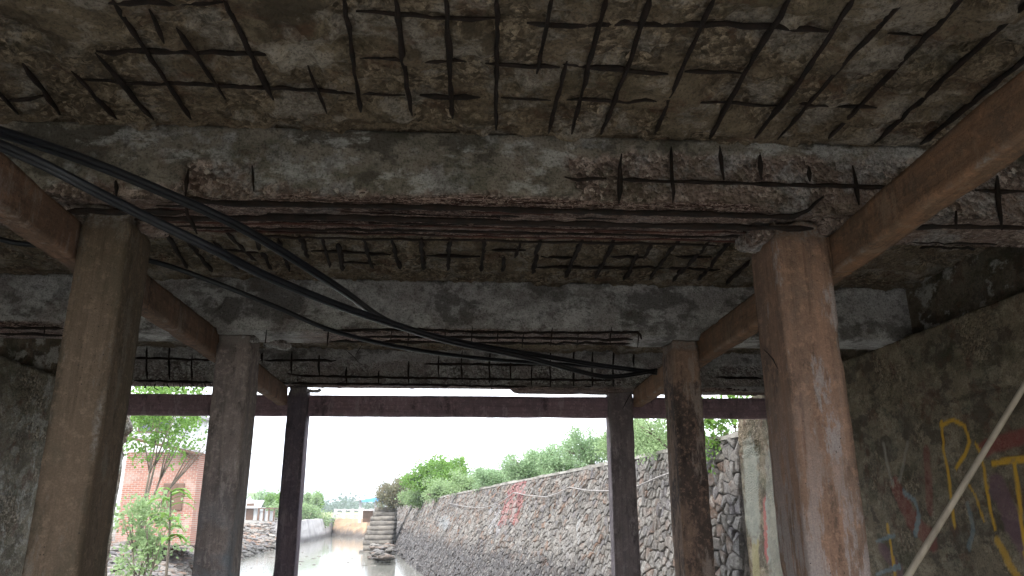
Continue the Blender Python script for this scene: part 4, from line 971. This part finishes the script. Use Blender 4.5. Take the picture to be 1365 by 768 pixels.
# bright plant in front of the rubble: each big leaf a part
pl = tag(empty('leafy_plant', (atY(225, 700, 14.5).x, 14.5, -1.3)), 'young plant with long bright green drooping leaves in front of the brick house', 'plant')
mb = MB(); b0 = Vector((atY(225, 745, 14.5).x, 14.5, -1.6)); t0 = atY(228, 655, 14.5); mb.tube([b0, b0.lerp(t0, .5)+Vector((.03, 0, 0)), t0], [.03, .022, .012], 6); mb.build('stem', M['bark'], pl)
for q in range(22):
    a0 = b0.lerp(t0, rnd.uniform(.55, 1.)); ang = rnd.uniform(0, 2*math.pi) if q > 9 else rnd.uniform(-.6, .5); L = rnd.uniform(.3, .5); w = L*.13
    d = Vector((math.cos(ang), math.sin(ang)*.7, 0)); side = Vector((-d.y, d.x, 0)).normalized(); V = []; F = []
    for i in range(6):
        s_ = i/5; c_ = a0+d*L*s_+Vector((0, 0, .12*math.sin(s_*2.2)-.16*s_*s_)); ww = w*math.sin(math.pi*min(1, s_*.93+.05))
        lob = 1+.35*(i % 2); V += [c_-side*ww*lob+Vector((0, 0, .012)), c_, c_+side*ww*lob+Vector((0, 0, .012))]
        if i: k_ = (i-1)*3; F += [(k_, k_+1, k_+4, k_+3), (k_+1, k_+2, k_+5, k_+4)]
    m_ = MB(); m_.add(V, F); m_.build('leaf', M['lf_bright'], pl)
bl = [(atY(px, py, 17).x, 17+rnd.uniform(-.5, .5), atY(px, py, 17).z, r_, r_, r_*.8) for px, py, r_ in ((190, 700, .5), (175, 740, .5), (205, 725, .4), (165, 690, .4), (215, 680, .35))]
plant('shrub', (atY(190, 745, 17).x, 17, -1.9), bl, 120, 18, .2, .1, 'lf_mid', 'pale green shrub low on the left bank beside the olive brown column', 'shrub', trunk=.03)
# slender trees on the grey canal wall
def slender(px, Y, top_py, wpx, mk, lab, seed, ntr=1, group=None):
    b = atY(px, 690, Y); top = atY(px, top_py, Y).z; w = wpx/FOC*Y; h = top+1.0
    bl = [(b.x+rnd.uniform(-.5, .5)*w, Y+rnd.uniform(-.5, .5), top-h*f_, w*s_, w*s_, h*.16) for f_, s_ in ((.12, .5), (.24, .75), (.34, .8), (.46, .6), (.2, .5), (.5, .45))]
    root = empty('tree', (b.x, Y, -1.05)); tag(root, lab, 'tree', group)
    V, F = crown_mesh(bl, 130, 16, .35, .2, .1, .4); cr = link('crown', mesh('foliage', V, F), M[mk], root); cr['kind'] = 'stuff'
    mb = MB(); mb.tube([(b.x, Y, -1.1), (b.x+.1, Y, -1+h*.4), (b.x, Y, -1+h*.8)], [.10, .08, .03], 6)
    for bb in bl: mb.tube([(b.x+.08, Y, -1+h*.4), (bb[0], bb[1], bb[2])], [.05, .02], 5)
    mb.build('trunk', M['bark'], root)
g = 'slender trees on the grey canal wall'
slender(424, 104, 656, 6, 'lf_bright', 'rightmost of the slender trees above the grey canal wall, round bright crown', 1, group=g)
slender(416, 100, 659, 6, 'lf_mid', 'slender tree just left of the round-crowned rightmost one', 2, group=g)
slender(407, 98, 658, 6, 'lf_mid', 'slender tree close to the right side of the dark left column', 3, group=g)
slender(374, 96, 657, 7, 'lf_bright', 'bright green tree close to the left side of the dark far column', 4, group=g)
slender(362, 110, 657, 7, 'lf_bright', 'bright tree between the blue green round one and the dark column', 5, group=g)
c = atY(349, 669, 130); bl = [(c.x, 130, c.z, 1.4, 1.4, 1.5), (c.x+.8, 130, c.z-.8, 1.1, 1.1, 1), (c.x-.9, 130, c.z-.9, 1, 1, 1)]
plant('tree', (c.x, 130, -1.0), bl, 200, 18, .5, .28, 'lf_blue', 'dark blue green round tree behind the small hut', 'tree', trunk=.18, stem_name='trunk')
c = atY(368, 684, 92); bl = [(atY(px, py, 92).x, 92, atY(px, py, 92).z, .9, .8, .7) for px, py in ((360, 686), (368, 680), (376, 684), (408, 682), (416, 684), (400, 685), (425, 690), (432, 692))]
plant('undergrowth', (c.x, 92, -1.1), bl, 420, 16, .4, .2, 'lf_mid', 'low green undergrowth below the slender trees', 'undergrowth')
# coconut palm
palm = tag(empty('palm_tree', (atY(337, 690, 140).x, 140, -1)), 'small distant palm beside the grey middle column', 'palm tree')
b = atY(337, 690, 140); tp_ = atY(339, 657, 140); mb = MB(); mb.tube([(b.x, 140, -1.1), (b.x+.2, 140, 1.5), (tp_.x, 140, tp_.z)], [.2, .15, .12], 6); mb.build('trunk', M['bark'], palm)
for q in range(12):
    a_ = q/12*2*math.pi+rnd.uniform(-.2, .2); L = rnd.uniform(1.5, 2.1); V = []; F = []; d = Vector((math.cos(a_), math.sin(a_), 0)); sd = Vector((-d.y, d.x, 0))
    for i in range(6):
        s_ = i/5; c_ = Vector((tp_.x, 140, tp_.z))+d*L*s_+Vector((0, 0, .8*s_-1.7*s_*s_)); w = .3*math.sin(math.pi*(.1+.85*s_)); V += [c_-sd*w+Vector((0, 0, -.15)), c_, c_+sd*w+Vector((0, 0, -.15))]
        if i: k_ = (i-1)*3; F += [(k_, k_+1, k_+4, k_+3), (k_+1, k_+2, k_+5, k_+4)]
    m_ = MB(); m_.add(V, F); m_.build('frond', M['lf_blue'], palm)
# far tree line and hills
C = []; 
for q in range(420):
    px = rnd.uniform(300, 640); Y = rnd.uniform(300, 420); b = atY(px, 684, Y); h = rnd.uniform(2.5, 5.5)*(1.25 if 455 < px < 480 else .8); n_ = 34
    C.append(np.stack([b.x+nr_.normal(0, 1.9, n_), Y+nr_.normal(0, 1.5, n_), -1+np.abs(nr_.normal(h*.5, h*.32, n_))], 1))
C = np.concatenate(C); V, F = leaves(C, np.tile([0, 0, .5], (len(C), 1)), 1.1, .5, 1.)
o = link('woodland', mesh('woodland', V, F), M['lf_far']); tag(o, 'distant line of trees beyond the fields', 'woodland', kind='stuff')
M['hill'] = simple('hill', (.08, .12, .10), (.10, .14, .11), .004, 1, 0)
V = []; F = []; n = 80
for i in range(n+1):
    a_ = R(-60+100*i/n); Dd = 2400; h = 26+26*(.5+.5*math.sin(i*.33+1.))+8*math.sin(i*1.1)
    V += [(math.sin(a_)*Dd, math.cos(a_)*Dd, -2), (math.sin(a_)*(Dd+500), math.cos(a_)*(Dd+500), max(6, h*1.2)), (math.sin(a_)*(Dd+1100), math.cos(a_)*(Dd+1100), -2)]
    if i: k_ = (i-1)*3; F += [(k_, k_+3, k_+4, k_+1), (k_+1, k_+4, k_+5, k_+2)]
o = link('hills', mesh('hills', V, F, True), M['hill']); o['kind'] = 'structure'
# roof edge behind the bushes on the right
rf = tag(empty('warehouse', (0, 0, 0)), 'distant long building behind the bushes, only its pale roof edge showing', 'building')
Yw = 60.; a = atY(630, 634, Yw); b = atY(668, 624, Yw)
mb = MB(); mb.add([(a.x, Yw-6, a.z-.0), (b.x, Yw-16, b.z*44/60), (b.x+8, Yw-12, b.z*44/60+.4), (a.x+8, Yw, a.z+.5), (a.x, Yw-6, a.z-.2), (b.x, Yw-16, b.z*44/60-.2), (b.x+8, Yw-12, b.z*44/60+.2), (a.x+8, Yw, a.z+.3)],
                  [(0, 1, 2, 3), (7, 6, 5, 4), (0, 4, 5, 1), (1, 5, 6, 2), (2, 6, 7, 3), (3, 7, 4, 0)]); mb.build('roof', M['tin'], rf)
mb = MB(); mb.add([(a.x+.5, Yw-5.6, .3), (b.x+.4, Yw-15.4, .3), (b.x+7.5, Yw-12, .3), (a.x+7.5, Yw-.4, .3), (a.x+.5, Yw-5.6, a.z-.21), (b.x+.4, Yw-15.4, b.z*44/60-.21), (b.x+7.5, Yw-12, b.z*44/60+.19), (a.x+7.5, Yw-.4, a.z+.28)],
                  [(3, 2, 1, 0), (4, 5, 6, 7), (0, 1, 5, 4), (1, 2, 6, 5), (2, 3, 7, 6), (3, 0, 4, 7)]); mb.build('wall', M['plaster'], rf)
# thin boom against the sky
bm = tag(empty('boom', (0, 0, 0)), 'thin pinkish horizontal boom on a slim mast above the bright green shrub', 'boom')
M['pink'] = simple('faded_red_paint', (.45, .28, .26), (.38, .25, .24), 1, .8, 0)
a = atY(528, 608.5, 58); b = atY(617, 607, 58); mb = MB(); mb.tube([a, b], .035, 5); mb.build('arm', M['pink'], bm)
mb = MB(); mb.tube([atY(617.5, 604, 58), atY(617, 660, 58)], .035, 5); mb.build('mast', M['pink'], bm)
for q in range(9):
    p = a.lerp(b, (q+.5)/9); mb = MB(); mb.box(p.x-.02, p.x+.02, 58-.02, 58.02, p.z-.16, p.z-.03); mb.build('peg', M['pink'], bm)

# ------------------------------------------------------------------ air
t = NT('haze'); t.n.remove(t.b); pv = t.n.new('ShaderNodeVolumePrincipled'); pv.inputs['Color'].default_value = (.86, .93, 1, 1)
pv.inputs['Density'].default_value = .0007; pv.inputs['Anisotropy'].default_value = .3; t.l.new(pv.outputs[0], t.n['Material Output'].inputs['Volume'])
mb = MB(); mb.box(-3300, 3300, -600, 3900, -4.6, 75); o = mb.build('haze', t.m); o['kind'] = 'stuff'
